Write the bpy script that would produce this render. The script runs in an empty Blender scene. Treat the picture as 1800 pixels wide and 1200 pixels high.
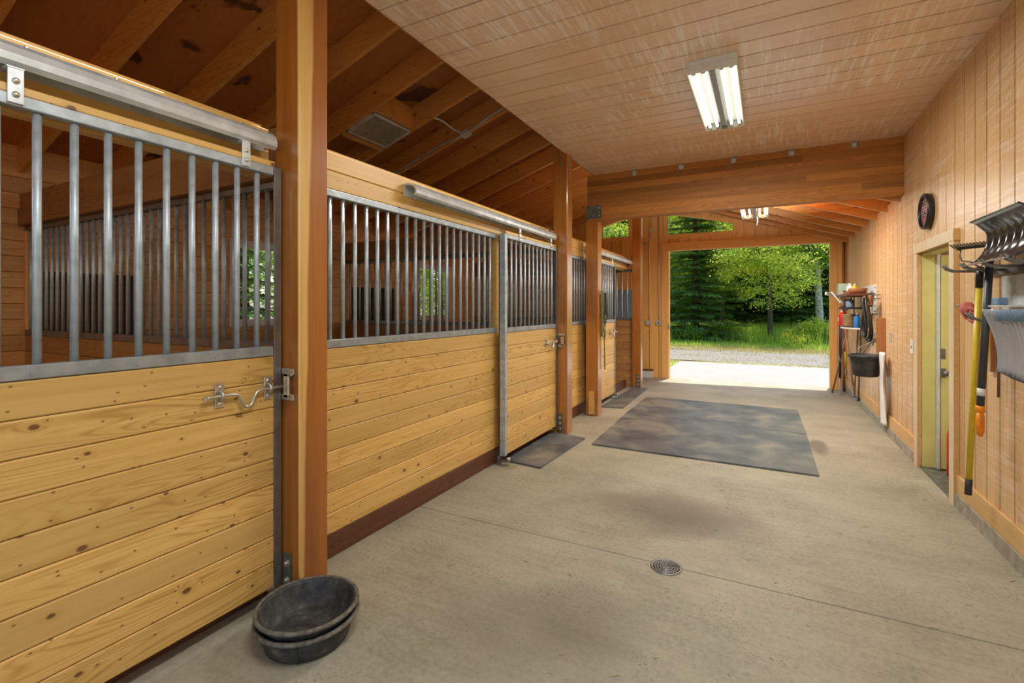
import bpy, bmesh, math, random
from mathutils import Vector, Matrix
import numpy as np
random.seed(7); rng = np.random.default_rng(7)
SC = bpy.context.scene
COL = SC.collection
V = Vector
ORG = {}          # world origin of every object built, so that children can be written in world coordinates

# ------------------------------------------------------------------ materials
def new_mat(name):
    m = bpy.data.materials.new(name); m.use_nodes = True
    nt = m.node_tree
    b = nt.nodes['Principled BSDF']
    return m, nt, b
def N(nt, t, **kw):
    n = nt.nodes.new(t)
    for k, v in kw.items():
        if k in n.inputs.keys(): n.inputs[k].default_value = v
        else: setattr(n, k, v)
    return n
def L(nt, a, b): nt.links.new(a, b)
def ramp(nt, stops, interp='LINEAR'):
    r = nt.nodes.new('ShaderNodeValToRGB'); r.color_ramp.interpolation = interp
    el = r.color_ramp.elements
    while len(el) > 1: el.remove(el[-1])
    el[0].position = stops[0][0]; el[0].color = stops[0][1] if len(stops[0][1]) == 4 else (*stops[0][1], 1)
    for p, c in stops[1:]:
        e = el.new(p); e.color = c if len(c) == 4 else (*c, 1)
    return r
def mix(nt, fac, a, b, mode='MIX'):
    n = nt.nodes.new('ShaderNodeMix'); n.data_type = 'RGBA'; n.blend_type = mode
    for sock, val in ((n.inputs['Factor'], fac), (n.inputs['A'], a), (n.inputs['B'], b)):
        if hasattr(val, 'is_linked') or hasattr(val, 'links'): L(nt, val, sock)
        elif isinstance(val, (tuple, list)): sock.default_value = (*val, 1) if len(val) == 3 else val
        else: sock.default_value = val
    # Mix has several A/B/Result sockets: pick the colour ones
    return n
def mixc(nt, fac, a, b, mode='MIX'):
    n = nt.nodes.new('ShaderNodeMix'); n.data_type = 'RGBA'; n.blend_type = mode
    ins = [s for s in n.inputs if s.type == 'RGBA']; f = n.inputs[0]
    for sock, val in ((f, fac), (ins[0], a), (ins[1], b)):
        if isinstance(val, bpy.types.NodeSocket): L(nt, val, sock)
        elif isinstance(val, (tuple, list)): sock.default_value = (*val, 1) if len(val) == 3 else val
        else: sock.default_value = val
    return [s for s in n.outputs if s.type == 'RGBA'][0]
def math_(nt, op, a, b=None, c=None):
    n = nt.nodes.new('ShaderNodeMath'); n.operation = op
    for i, v in enumerate((a, b, c)):
        if v is None: continue
        if isinstance(v, bpy.types.NodeSocket): L(nt, v, n.inputs[i])
        else: n.inputs[i].default_value = v
    return n.outputs[0]

def plain(name, col, rough=0.5, metal=0.0, var=0.06, nscale=25, bump=0.0, **kw):
    m, nt, b = new_mat(name)
    tc = N(nt, 'ShaderNodeTexCoord')
    nz = N(nt, 'ShaderNodeTexNoise', Scale=nscale, Detail=4.0)
    L(nt, tc.outputs['Object'], nz.inputs['Vector'])
    lo = tuple(c * (1 - var * 2) for c in col); hi = tuple(min(1, c * (1 + var * 2)) for c in col)
    r = ramp(nt, [(0.3, lo), (0.7, hi)])
    L(nt, nz.outputs['Fac'], r.inputs['Fac']); L(nt, r.outputs['Color'], b.inputs['Base Color'])
    b.inputs['Roughness'].default_value = rough; b.inputs['Metallic'].default_value = metal
    if bump:
        bp = N(nt, 'ShaderNodeBump', Strength=bump, Distance=0.003)
        L(nt, nz.outputs['Fac'], bp.inputs['Height']); L(nt, bp.outputs['Normal'], b.inputs['Normal'])
    for k, v in kw.items(): b.inputs[k.replace('_', ' ')].default_value = v
    return m

def wood(name, light, mid, dark, axis='Y', knots=0.0, knot=(0.16, 0.06, 0.02), rough=0.45, grain=1.0, vary=0.18,
         saw_sheen=0.0, saw_sheen_col=(0.8, 0.66, 0.55), saw_sheen_axis=None, spots=0.0, offset_by_island=True, bump=0.12, kscale=1.0, coat=0.0, crough=0.3):
    """timber: grain runs along an axis of the object; each board (mesh island) gets its own tone and its own stretch of grain"""
    m, nt, b = new_mat(name)
    tc = N(nt, 'ShaderNodeTexCoord'); geo = N(nt, 'ShaderNodeNewGeometry')
    co = tc.outputs['Object']
    if offset_by_island:
        mul = N(nt, 'ShaderNodeVectorMath', operation='SCALE'); mul.inputs[0].default_value = (31.7, 57.3, 83.1)
        L(nt, geo.outputs['Random Per Island'], mul.inputs['Scale'])
        add = N(nt, 'ShaderNodeVectorMath', operation='ADD'); L(nt, co, add.inputs[0]); L(nt, mul.outputs[0], add.inputs[1])
        co = add.outputs[0]
    ai = 'XYZ'.index(axis)
    def mapped(along, across):
        mp = N(nt, 'ShaderNodeMapping'); s = [across] * 3; s[ai] = along
        mp.inputs['Scale'].default_value = s; L(nt, co, mp.inputs['Vector']); return mp.outputs['Vector']
    # knots: stretched cells, only some of them carry a knot
    kd = None
    if knots > 0:
        vo = N(nt, 'ShaderNodeTexVoronoi', Scale=1.0, Randomness=1.0); vo.feature = 'F1'; vo.voronoi_dimensions = '2D'
        sx_ = N(nt, 'ShaderNodeSeparateXYZ'); L(nt, mapped(4.6 * kscale, 7.4 * kscale), sx_.inputs[0])
        cx_ = N(nt, 'ShaderNodeCombineXYZ'); L(nt, sx_.outputs[ai], cx_.inputs[0]); L(nt, sx_.outputs[2], cx_.inputs[1]); L(nt, cx_.outputs[0], vo.inputs['Vector'])
        sep = N(nt, 'ShaderNodeSeparateColor'); L(nt, vo.outputs['Color'], sep.inputs[0])
        has = math_(nt, 'LESS_THAN', sep.outputs[0], knots)
        size = math_(nt, 'MULTIPLY_ADD', math_(nt, 'MULTIPLY', sep.outputs[1], math_(nt, 'MULTIPLY', sep.outputs[1], sep.outputs[1])), 0.075, 0.022)
        rel = math_(nt, 'DIVIDE', vo.outputs['Distance'], size)
        kd = math_(nt, 'MULTIPLY', math_(nt, 'SUBTRACT', 1.0, math_(nt, 'MINIMUM', math_(nt, 'MULTIPLY', rel, 0.28), 1.0)), has)   # wide influence
        kcore = math_(nt, 'MULTIPLY', N_smooth(nt, rel, 1.15, 0.6), has)
        vp = N(nt, 'ShaderNodeTexVoronoi', Scale=1.0, Randomness=1.0); vp.feature = 'F1'; vp.voronoi_dimensions = '2D'
        sc_ = N(nt, 'ShaderNodeVectorMath', operation='MULTIPLY_ADD'); L(nt, cx_.outputs[0], sc_.inputs[0]); sc_.inputs[1].default_value = (2.1, 1.9, 1); sc_.inputs[2].default_value = (7.3, 3.1, 0); L(nt, sc_.outputs[0], vp.inputs['Vector'])
        sp2 = N(nt, 'ShaderNodeSeparateColor'); L(nt, vp.outputs['Color'], sp2.inputs[0])
        pin = math_(nt, 'MULTIPLY', N_smooth(nt, vp.outputs['Distance'], 0.075, 0.035), math_(nt, 'LESS_THAN', sp2.outputs[0], 0.45 * knots))
        kcore = math_(nt, 'MAXIMUM', kcore, math_(nt, 'MULTIPLY', pin, 0.8))
    n1 = N(nt, 'ShaderNodeTexNoise', Scale=1.0, Detail=5.0, Roughness=0.6, Distortion=0.4)
    L(nt, mapped(1.1 * grain, 34 * grain), n1.inputs['Vector'])
    n2 = N(nt, 'ShaderNodeTexNoise', Scale=1.0, Detail=2.0)
    L(nt, mapped(0.45 * grain, 5 * grain), n2.inputs['Vector'])
    # growth rings
    ph = math_(nt, 'MULTIPLY', n2.outputs['Fac'], 210.0)
    if kd is not None: ph = math_(nt, 'MULTIPLY_ADD', kd, 7.0, ph)
    ring = math_(nt, 'MULTIPLY_ADD', math_(nt, 'SINE', ph), 0.5, 0.5)
    ring = math_(nt, 'POWER', ring, 3.0)
    n6 = N(nt, 'ShaderNodeTexNoise', Scale=1.0, Detail=1.0); L(nt, mapped(0.5 * grain, 2.2 * grain), n6.inputs['Vector'])
    ring = math_(nt, 'MULTIPLY', ring, N_smooth(nt, n6.outputs['Fac'], 0.40, 0.62))
    f = math_(nt, 'ADD', math_(nt, 'MULTIPLY', n1.outputs['Fac'], 0.78), math_(nt, 'MULTIPLY', ring, 0.26))
    r = ramp(nt, [(0.24, light), (0.50, mid), (0.84, dark)])
    L(nt, f, r.inputs['Fac'])
    c = r.outputs['Color']
    # board tone
    hs = N(nt, 'ShaderNodeHueSaturation')
    vv = math_(nt, 'MULTIPLY_ADD', geo.outputs['Random Per Island'], 2 * vary, 1 - vary)
    L(nt, vv, hs.inputs['Value']); L(nt, c, hs.inputs['Color'])
    c = hs.outputs['Color']
    if saw_sheen > 0:  # pale saw marks and scuffs, with glossy sheen painted into the wood colour
        sa = saw_sheen_axis or 'X'
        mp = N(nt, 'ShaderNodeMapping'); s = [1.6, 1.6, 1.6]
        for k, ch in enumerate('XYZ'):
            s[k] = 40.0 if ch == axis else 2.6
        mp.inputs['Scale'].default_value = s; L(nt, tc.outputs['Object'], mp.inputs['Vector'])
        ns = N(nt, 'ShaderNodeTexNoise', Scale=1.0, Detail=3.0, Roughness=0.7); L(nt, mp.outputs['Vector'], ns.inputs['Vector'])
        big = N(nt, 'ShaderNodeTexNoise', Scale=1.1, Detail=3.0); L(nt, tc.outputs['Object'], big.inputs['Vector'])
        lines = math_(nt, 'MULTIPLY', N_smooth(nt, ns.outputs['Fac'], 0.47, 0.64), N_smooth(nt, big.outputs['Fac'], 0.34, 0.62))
        c = mixc(nt, math_(nt, 'MULTIPLY', lines, saw_sheen), c, saw_sheen_col)
    if kd is not None:
        c = mixc(nt, math_(nt, 'MULTIPLY', math_(nt, 'POWER', kd, 2.0), 0.55), c, dark)
        c = mixc(nt, math_(nt, 'MULTIPLY', kcore, 0.92), c, knot)
    if spots > 0:
        vs = N(nt, 'ShaderNodeTexNoise', Scale=2.6, Detail=3.0, Distortion=0.5); L(nt, tc.outputs['Object'], vs.inputs['Vector'])
        c = mixc(nt, math_(nt, 'MULTIPLY', N_smooth(nt, vs.outputs['Fac'], 0.60, 0.66), spots), c, (0.035, 0.018, 0.01))
    L(nt, c, b.inputs['Base Color'])
    b.inputs['Roughness'].default_value = rough
    b.inputs['Coat Weight'].default_value = coat; b.inputs['Coat Roughness'].default_value = crough; b.inputs['Coat IOR'].default_value = 1.75
    bp = N(nt, 'ShaderNodeBump', Strength=bump, Distance=0.004)
    L(nt, f, bp.inputs['Height']); L(nt, bp.outputs['Normal'], b.inputs['Normal'])
    return m
def N_smooth(nt, v, lo, hi):
    n = nt.nodes.new('ShaderNodeMapRange'); n.interpolation_type = 'SMOOTHSTEP'
    L(nt, v, n.inputs['Value'])
    if lo <= hi:
        n.inputs['From Min'].default_value = lo; n.inputs['From Max'].default_value = hi
        n.inputs['To Min'].default_value = 0; n.inputs['To Max'].default_value = 1
    else:
        n.inputs['From Min'].default_value = hi; n.inputs['From Max'].default_value = lo
        n.inputs['To Min'].default_value = 1; n.inputs['To Max'].default_value = 0
    return n.outputs['Result']

M = {}
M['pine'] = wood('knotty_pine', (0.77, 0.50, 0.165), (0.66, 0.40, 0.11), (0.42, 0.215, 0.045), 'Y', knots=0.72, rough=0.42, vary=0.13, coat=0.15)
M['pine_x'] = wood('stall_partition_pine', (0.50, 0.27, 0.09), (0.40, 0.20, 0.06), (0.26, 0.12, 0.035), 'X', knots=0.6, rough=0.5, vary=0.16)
M['pine_in'] = wood('stall_lining_pine', (0.78, 0.46, 0.18), (0.68, 0.37, 0.135), (0.46, 0.22, 0.07), 'Y', knots=0.6, rough=0.5, vary=0.14)
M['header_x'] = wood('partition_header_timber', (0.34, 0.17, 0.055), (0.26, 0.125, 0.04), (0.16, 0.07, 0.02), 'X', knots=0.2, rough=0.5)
M['wall_ply'] = wood('wall_siding_fir', (0.73, 0.48, 0.235), (0.64, 0.405, 0.185), (0.50, 0.29, 0.115), 'Z', rough=0.42, vary=0.05, saw_sheen=0.35, saw_sheen_col=(0.92, 0.80, 0.70), grain=1.3, bump=0.1, coat=0.15, crough=0.4)
M['ceil_ply'] = wood('ceiling_siding_fir', (0.88, 0.67, 0.47), (0.80, 0.58, 0.39), (0.60, 0.40, 0.24), 'X', rough=0.36, vary=0.05, saw_sheen=0.95, saw_sheen_col=(0.98, 0.91, 0.84), grain=1.0, bump=0.1, coat=0.6)
M['gable_ply'] = wood('gable_siding_fir', (0.93, 0.56, 0.17), (0.86, 0.48, 0.125), (0.68, 0.33, 0.065), 'Z', knots=0.05, rough=0.45, vary=0.06, coat=0.4)
M['trim_z'] = wood('door_trim_fir_upright', (0.92, 0.56, 0.19), (0.86, 0.48, 0.14), (0.68, 0.33, 0.075), 'Z', rough=0.42, vary=0.05)
M['trim_x'] = wood('door_trim_fir_level', (0.92, 0.56, 0.19), (0.86, 0.48, 0.14), (0.68, 0.33, 0.075), 'X', rough=0.42, vary=0.05)
M['trim_glare'] = wood('glare_fir_casing', (0.80, 0.66, 0.44), (0.72, 0.57, 0.36), (0.60, 0.44, 0.26), 'Z', rough=0.4, vary=0.04)  # casing front: outside glare painted in as a pale wood tone
M['trim_side'] = wood('baseboard_fir', (0.70, 0.455, 0.19), (0.61, 0.375, 0.14), (0.46, 0.26, 0.08), 'Y', rough=0.45, vary=0.05)
M['post'] = wood('stained_fir_post', (0.46, 0.175, 0.026), (0.37, 0.128, 0.017), (0.24, 0.075, 0.010), 'Z', rough=0.36, vary=0.06, coat=1.0, crough=0.14, grain=1.2)
M['post_sap'] = wood('sapwood_streaked_post', (0.62, 0.36, 0.085), (0.50, 0.22, 0.045), (0.36, 0.105, 0.018), 'Z', rough=0.36, vary=0.04, coat=0.2, grain=0.55)
def sap_post():
    m, nt, b = new_mat('two_tone_fir_post')
    tc = N(nt, 'ShaderNodeTexCoord'); co = tc.outputs['Object']
    mp = N(nt, 'ShaderNodeMapping'); mp.inputs['Scale'].default_value = (16, 16, 0.8); L(nt, co, mp.inputs['Vector'])
    n1 = N(nt, 'ShaderNodeTexNoise', Scale=1.0, Detail=5.0, Roughness=0.6); L(nt, mp.outputs['Vector'], n1.inputs['Vector'])
    mp2 = N(nt, 'ShaderNodeMapping'); mp2.inputs['Scale'].default_value = (5, 5, 0.9); L(nt, co, mp2.inputs['Vector'])
    n2 = N(nt, 'ShaderNodeTexNoise', Scale=1.0, Detail=3.0); L(nt, mp2.outputs['Vector'], n2.inputs['Vector'])
    heart = ramp(nt, [(0.3, (0.42, 0.145, 0.02)), (0.55, (0.335, 0.105, 0.013)), (0.8, (0.22, 0.062, 0.008))]); sap = ramp(nt, [(0.3, (0.76, 0.50, 0.17)), (0.55, (0.68, 0.40, 0.11)), (0.8, (0.50, 0.25, 0.05))])
    L(nt, n1.outputs['Fac'], heart.inputs['Fac']); L(nt, n1.outputs['Fac'], sap.inputs['Fac'])
    sp = N(nt, 'ShaderNodeSeparateXYZ'); L(nt, co, sp.inputs[0])
    # heartwood boundary: distance from one long edge of the timber, wider towards the top
    d = math_(nt, 'ADD', math_(nt, 'ADD', sp.outputs[1], 0.09), math_(nt, 'MULTIPLY', math_(nt, 'SUBTRACT', 0.09, sp.outputs[0]), 5.0))
    lim = math_(nt, 'MULTIPLY_ADD', sp.outputs[2], 0.020, 0.018); lim = math_(nt, 'ADD', lim, math_(nt, 'MULTIPLY_ADD', n2.outputs['Fac'], 0.06, -0.03))
    fac = N_smooth(nt, math_(nt, 'SUBTRACT', d, lim), -0.006, 0.012)
    L(nt, mixc(nt, fac, sap.outputs['Color'], heart.outputs['Color']), b.inputs['Base Color'])
    b.inputs['Roughness'].default_value = 0.36; b.inputs['Coat Weight'].default_value = 0.6; b.inputs['Coat Roughness'].default_value = 0.2
    bp = N(nt, 'ShaderNodeBump', Strength=0.1, Distance=0.004); L(nt, n1.outputs['Fac'], bp.inputs['Height']); L(nt, bp.outputs['Normal'], b.inputs['Normal'])
    return m
M['post_sap'] = sap_post()
M['rafter'] = wood('fir_rafter', (0.70, 0.34, 0.085), (0.60, 0.265, 0.058), (0.42, 0.16, 0.03), 'X', knots=0.35, rough=0.5, vary=0.12, coat=1.0, crough=0.22, kscale=0.7)
M['sheath'] = wood('roof_plywood', (0.46, 0.19, 0.05), (0.40, 0.155, 0.04), (0.30, 0.105, 0.027), 'X', rough=0.6, vary=0.14, spots=0.85)
M['glulam'] = wood('glulam_beam_fir', (0.46, 0.195, 0.035), (0.36, 0.14, 0.022), (0.25, 0.085, 0.011), 'X', knots=0.03, rough=0.6, vary=0.30, coat=0.0)
M['sill'] = wood('dark_sill_board', (0.16, 0.055, 0.022), (0.115, 0.038, 0.016), (0.07, 0.022, 0.01), 'Y', rough=0.5, vary=0.08)
M['galv'] = plain('galvanised_steel', (0.47, 0.545, 0.585), 0.46, 0.45, 0.10, 18)
M['rail_steel'] = plain('grey_rail_steel', (0.33, 0.36, 0.365), 0.48, 0.45, 0.10, 14)
M['galv_bright'] = plain('bright_zinc_track', (0.68, 0.745, 0.775), 0.35, 0.5, 0.12, 9)
M['steel_dark'] = plain('grey_steel_channel', (0.25, 0.25, 0.24), 0.42, 0.75, 0.10, 14)
M['zinc'] = plain('zinc_plated_bolt', (0.62, 0.60, 0.52), 0.35, 0.9, 0.08, 40)
M['plate'] = plain('weathered_steel_plate', (0.16, 0.18, 0.15), 0.5, 0.6, 0.2, 20)
M['black'] = plain('black_steel', (0.02, 0.02, 0.022), 0.35, 0.3, 0.1)
M['rubber'] = plain('black_rubber', (0.035, 0.037, 0.036), 0.62, 0, 0.25, 16, bump=0.2)
M['black_panel'] = plain('flat_black_panel', (0.008, 0.008, 0.009), 0.6, 0, 0.1)
M['gloss_black'] = plain('glossy_black_plastic', (0.02, 0.021, 0.023), 0.2, 0, 0.05, Coat_Weight=0.4, Coat_Roughness=0.1, Coat_IOR=1.5)
M['yellow'] = plain('yellow_green_paint', (0.70, 0.64, 0.22), 0.4, 0, 0.03, 6)
M['yellow_handle'] = plain('yellow_fibreglass', (0.66, 0.50, 0.02), 0.35, 0, 0.05)
M['orange'] = plain('orange_plastic', (0.85, 0.27, 0.01), 0.35)
M['white'] = plain('white_plastic', (0.78, 0.79, 0.77), 0.4, 0, 0.03)
M['white_metal'] = plain('white_enamel', (0.72, 0.76, 0.76), 0.35, 0.1, 0.04)
M['grey_paint'] = plain('grey_lamp_channel', (0.30, 0.32, 0.34), 0.4, 0.3, 0.05)
M['conduit'] = plain('conduit_steel', (0.60, 0.59, 0.56), 0.4, 0.25, 0.06)
M['red'] = plain('red_plastic', (0.62, 0.025, 0.02), 0.35)
M['red_cloth'] = plain('worn_red_leather', (0.36, 0.075, 0.055), 0.75, 0, 0.25, 30, bump=0.4)
M['blue'] = plain('blue_plastic', (0.02, 0.22, 0.62), 0.35)
M['blue_grey'] = plain('blue_grey_board', (0.20, 0.30, 0.42), 0.5, 0, 0.05)
M['brown'] = plain('brown_clay', (0.22, 0.09, 0.035), 0.55, 0, 0.15)
M['terracotta'] = plain('terracotta', (0.30, 0.115, 0.03), 0.6, 0, 0.1)
M['tan'] = plain('tan_twine_tub', (0.36, 0.22, 0.10), 0.7, 0, 0.15, 40)
M['handle_wood'] = wood('ash_tool_handle', (0.42, 0.25, 0.13), (0.34, 0.19, 0.09), (0.24, 0.12, 0.05), 'Z', rough=0.5, vary=0.05, offset_by_island=False)
M['navy'] = plain('navy_tool_handle', (0.02, 0.03, 0.07), 0.4)
M['charcoal'] = plain('charcoal_tool_handle', (0.045, 0.05, 0.055), 0.4)
M['rope'] = plain('olive_lead_rope', (0.17, 0.18, 0.07), 0.85, 0, 0.25, 90, bump=0.5)
M['rope_dark'] = plain('black_halter_webbing', (0.03, 0.035, 0.03), 0.8, 0, 0.2, 60)
M['hose'] = plain('black_hose_rubber', (0.02, 0.02, 0.02), 0.45)
M['clock_rim'] = plain('black_clock_rim', (0.018, 0.016, 0.018), 0.3)
M['curb'] = plain('curb_concrete', (0.36, 0.33, 0.26), 0.85, 0, 0.14, 12, bump=0.3)
M['stall_floor'] = plain('stall_bounce_floor', (0.44, 0.31, 0.18), 0.9, 0, 0.2, 9, bump=0.4)  # unseen floor brightened to bounce light onto stall walls and rafters
M['bark'] = plain('grey_brown_bark', (0.09, 0.065, 0.045), 0.9, 0, 0.3, 14, bump=0.6)
M['bark_pale'] = plain('pale_aspen_bark', (0.50, 0.48, 0.42), 0.85, 0, 0.25, 10, bump=0.4)
M['straw'] = plain('loose_straw', (0.45, 0.34, 0.15), 0.8)
M['window_frame'] = plain('white_window_frame', (0.75, 0.72, 0.68), 0.4, 0, 0.03)
M['ceramic_w'] = plain('tube_end_cap', (0.6, 0.62, 0.55), 0.4)

def concrete():
    m, nt, b = new_mat('aisle_concrete')
    tc = N(nt, 'ShaderNodeTexCoord'); co = tc.outputs['Object']
    n1 = N(nt, 'ShaderNodeTexNoise', Scale=1.3, Detail=6.0, Roughness=0.62); L(nt, co, n1.inputs['Vector'])
    n2 = N(nt, 'ShaderNodeTexNoise', Scale=38.0, Detail=5.0, Roughness=0.7); L(nt, co, n2.inputs['Vector'])
    mp = N(nt, 'ShaderNodeMapping'); mp.inputs['Scale'].default_value = (2.0, 26.0, 1); L(nt, co, mp.inputs['Vector'])
    n3 = N(nt, 'ShaderNodeTexNoise', Scale=1.0, Detail=4.0); L(nt, mp.outputs['Vector'], n3.inputs['Vector'])
    f = math_(nt, 'ADD', math_(nt, 'MULTIPLY', n1.outputs['Fac'], 0.5), math_(nt, 'ADD', math_(nt, 'MULTIPLY', n2.outputs['Fac'], 0.36), math_(nt, 'MULTIPLY', n3.outputs['Fac'], 0.14)))
    r = ramp(nt, [(0.37, (0.235, 0.22, 0.15)), (0.50, (0.345, 0.325, 0.235)), (0.62, (0.42, 0.40, 0.30))])
    L(nt, f, r.inputs['Fac']); c = r.outputs['Color']
    sep = N(nt, 'ShaderNodeSeparateXYZ'); L(nt, co, sep.inputs[0])
    nd = N(nt, 'ShaderNodeTexNoise', Scale=2.2, Detail=5.0); L(nt, co, nd.inputs['Vector'])
    for (cx, cy, rx, ry, k, soft) in ((-0.62, 3.70, 0.66, 0.50, 0.50, 0.65), (-0.58, 3.72, 0.36, 0.30, 0.40, 0.7), (-0.28, 3.58, 0.66, 0.26, 0.30, 0.6), (-0.98, 2.02, 0.62, 0.50, 0.42, 0.8), (-0.75, 2.25, 0.42, 0.34, 0.25, 0.7),
                                      (0.50, 6.15, 0.12, 0.42, 0.75, 0.6)):
        dx = math_(nt, 'DIVIDE', math_(nt, 'SUBTRACT', sep.outputs[0], cx), rx); dy = math_(nt, 'DIVIDE', math_(nt, 'SUBTRACT', sep.outputs[1], cy), ry)
        d = math_(nt, 'SQRT', math_(nt, 'ADD', math_(nt, 'MULTIPLY', dx, dx), math_(nt, 'MULTIPLY', dy, dy)))
        d = math_(nt, 'ADD', d, math_(nt, 'MULTIPLY_ADD', nd.outputs['Fac'], 0.9, -0.45))
        c = mixc(nt, math_(nt, 'MULTIPLY', N_smooth(nt, d, 1.0, 1.0 - soft), k), c, (0.125, 0.10, 0.068))
    # swept dirt specks
    n4 = N(nt, 'ShaderNodeTexNoise', Scale=70.0, Detail=2.0); L(nt, co, n4.inputs['Vector'])
    n5 = N(nt, 'ShaderNodeTexNoise', Scale=2.7, Detail=4.0); L(nt, co, n5.inputs['Vector'])
    sp = math_(nt, 'MULTIPLY', N_smooth(nt, n4.outputs['Fac'], 0.58, 0.67), N_smooth(nt, n5.outputs['Fac'], 0.48, 0.64))
    c = mixc(nt, math_(nt, 'MULTIPLY', sp, 0.65), c, (0.12, 0.09, 0.045))
    L(nt, c, b.inputs['Base Color']); b.inputs['Roughness'].default_value = 0.62
    bp = N(nt, 'ShaderNodeBump', Strength=0.25, Distance=0.003); L(nt, f, bp.inputs['Height']); L(nt, bp.outputs['Normal'], b.inputs['Normal'])
    return m
M['concrete'] = concrete()
def slab_mat():
    m = plain('apron_concrete', (0.325, 0.32, 0.30), 0.8, 0, 0.025, 3); return m
M['apron'] = slab_mat(); M['yard'] = plain('rear_yard_concrete', (0.55, 0.53, 0.48), 0.8, 0, 0.05, 5)
def mat_rubber():
    m, nt, b = new_mat('dusty_rubber_mat')
    tc = N(nt, 'ShaderNodeTexCoord'); co = tc.outputs['Object']
    n1 = N(nt, 'ShaderNodeTexNoise', Scale=2.4, Detail=5.0, Roughness=0.6, Distortion=0.6); L(nt, co, n1.inputs['Vector'])
    n2 = N(nt, 'ShaderNodeTexNoise', Scale=60.0, Detail=3.0); L(nt, co, n2.inputs['Vector'])
    f = math_(nt, 'ADD', math_(nt, 'MULTIPLY', n1.outputs['Fac'], 0.88), math_(nt, 'MULTIPLY', n2.outputs['Fac'], 0.12))
    r = ramp(nt, [(0.34, (0.06, 0.068, 0.075)), (0.50, (0.125, 0.135, 0.138)), (0.60, (0.20, 0.20, 0.17)), (0.72, (0.27, 0.255, 0.19))])
    L(nt, f, r.inputs['Fac']); L(nt, r.outputs['Color'], b.inputs['Base Color'])
    b.inputs['Roughness'].default_value = 0.4
    bp = N(nt, 'ShaderNodeBump', Strength=0.3, Distance=0.002); L(nt, n2.outputs['Fac'], bp.inputs['Height']); L(nt, bp.outputs['Normal'], b.inputs['Normal'])
    return m
M['mat'] = mat_rubber()
def tub_mat():
    m, nt, b = new_mat('scuffed_black_rubber_pan')
    tc = N(nt, 'ShaderNodeTexCoord'); co = tc.outputs['Object']
    n1 = N(nt, 'ShaderNodeTexNoise', Scale=14.0, Detail=7.0, Roughness=0.7); L(nt, co, n1.inputs['Vector'])
    r = ramp(nt, [(0.42, (0.022, 0.024, 0.023)), (0.58, (0.06, 0.062, 0.055)), (0.72, (0.20, 0.18, 0.13))])
    L(nt, n1.outputs['Fac'], r.inputs['Fac']); L(nt, r.outputs['Color'], b.inputs['Base Color'])
    b.inputs['Roughness'].default_value = 0.6
    bp = N(nt, 'ShaderNodeBump', Strength=0.3, Distance=0.003); L(nt, n1.outputs['Fac'], bp.inputs['Height']); L(nt, bp.outputs['Normal'], b.inputs['Normal'])
    return m
M['tub'] = tub_mat()
M['tub_rim'] = plain('worn_grey_rubber_rim', (0.13, 0.12, 0.095), 0.65, 0, 0.3, 40, bump=0.3)
def glass_mat(name, col=(1, 1, 1), rough=0.0):
    m, nt, b = new_mat(name)
    out = nt.nodes['Material Output']
    tr = N(nt, 'ShaderNodeBsdfTransparent'); tr.inputs['Color'].default_value = (*[c * 0.95 for c in col], 1)
    gl = N(nt, 'ShaderNodeBsdfGlossy'); gl.inputs['Roughness'].default_value = rough
    fr = N(nt, 'ShaderNodeFresnel'); fr.inputs['IOR'].default_value = 1.45
    mx = N(nt, 'ShaderNodeMixShader'); geo = N(nt, 'ShaderNodeNewGeometry'); L(nt, math_(nt, 'MULTIPLY', fr.outputs[0], math_(nt, 'SUBTRACT', 1.0, geo.outputs['Backfacing'])), mx.inputs[0]); L(nt, tr.outputs[0], mx.inputs[1]); L(nt, gl.outputs[0], mx.inputs[2])
    L(nt, mx.outputs[0], out.inputs['Surface']); return m
M['glass'] = glass_mat('window_glass', (0.93, 0.97, 0.95))
def clear_plastic(name, col, alpha):
    m, nt, b = new_mat(name)
    b.inputs['Base Color'].default_value = (*col, 1); b.inputs['Roughness'].default_value = 0.25; b.inputs['Alpha'].default_value = alpha
    return m
M['clear'] = clear_plastic('cloudy_clear_plastic', (0.40, 0.42, 0.46), 0.72)
M['clear_green'] = clear_plastic('pale_green_clear_plastic', (0.55, 0.72, 0.62), 0.75)
M['sheet'] = clear_plastic('white_plastic_sheet', (0.88, 0.88, 0.86), 0.94)
def emit(name, col, s):
    m, nt, b = new_mat(name)
    b.inputs['Base Color'].default_value = (0.8, 0.8, 0.7, 1)
    b.inputs['Emission Color'].default_value = (*col, 1); b.inputs['Emission Strength'].default_value = s
    return m
TUBE = 2.2
M['tube'] = emit('fluorescent_tube', (1.0, 0.93, 0.76), TUBE)
def leaf_mat(name, c1, c2, trans=0.45, tcol=None):
    m, nt, b = new_mat(name); out = nt.nodes['Material Output']
    geo = N(nt, 'ShaderNodeNewGeometry')
    r = ramp(nt, [(0.0, c1), (0.6, tuple(a_ * 0.65 + b_ * 0.35 for a_, b_ in zip(c1, c2))), (1.0, c2)]); L(nt, geo.outputs['Random Per Island'], r.inputs['Fac'])
    b.inputs['Roughness'].default_value = 0.5; b.inputs['Specular IOR Level'].default_value = 0.3
    L(nt, r.outputs['Color'], b.inputs['Base Color'])
    t = N(nt, 'ShaderNodeBsdfTranslucent')
    tc2 = mixc(nt, 0.6, r.outputs['Color'], tcol or (0.32, 0.50, 0.03)); L(nt, tc2, t.inputs['Color'])
    mx = N(nt, 'ShaderNodeMixShader'); mx.inputs[0].default_value = trans
    L(nt, b.outputs[0], mx.inputs[1]); L(nt, t.outputs[0], mx.inputs[2]); L(nt, mx.outputs[0], out.inputs['Surface'])
    return m
M['leaf'] = leaf_mat('bright_leaves', (0.12, 0.29, 0.025), (0.78, 0.86, 0.18), 0.58, (1.0, 1.0, 0.14))
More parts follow.
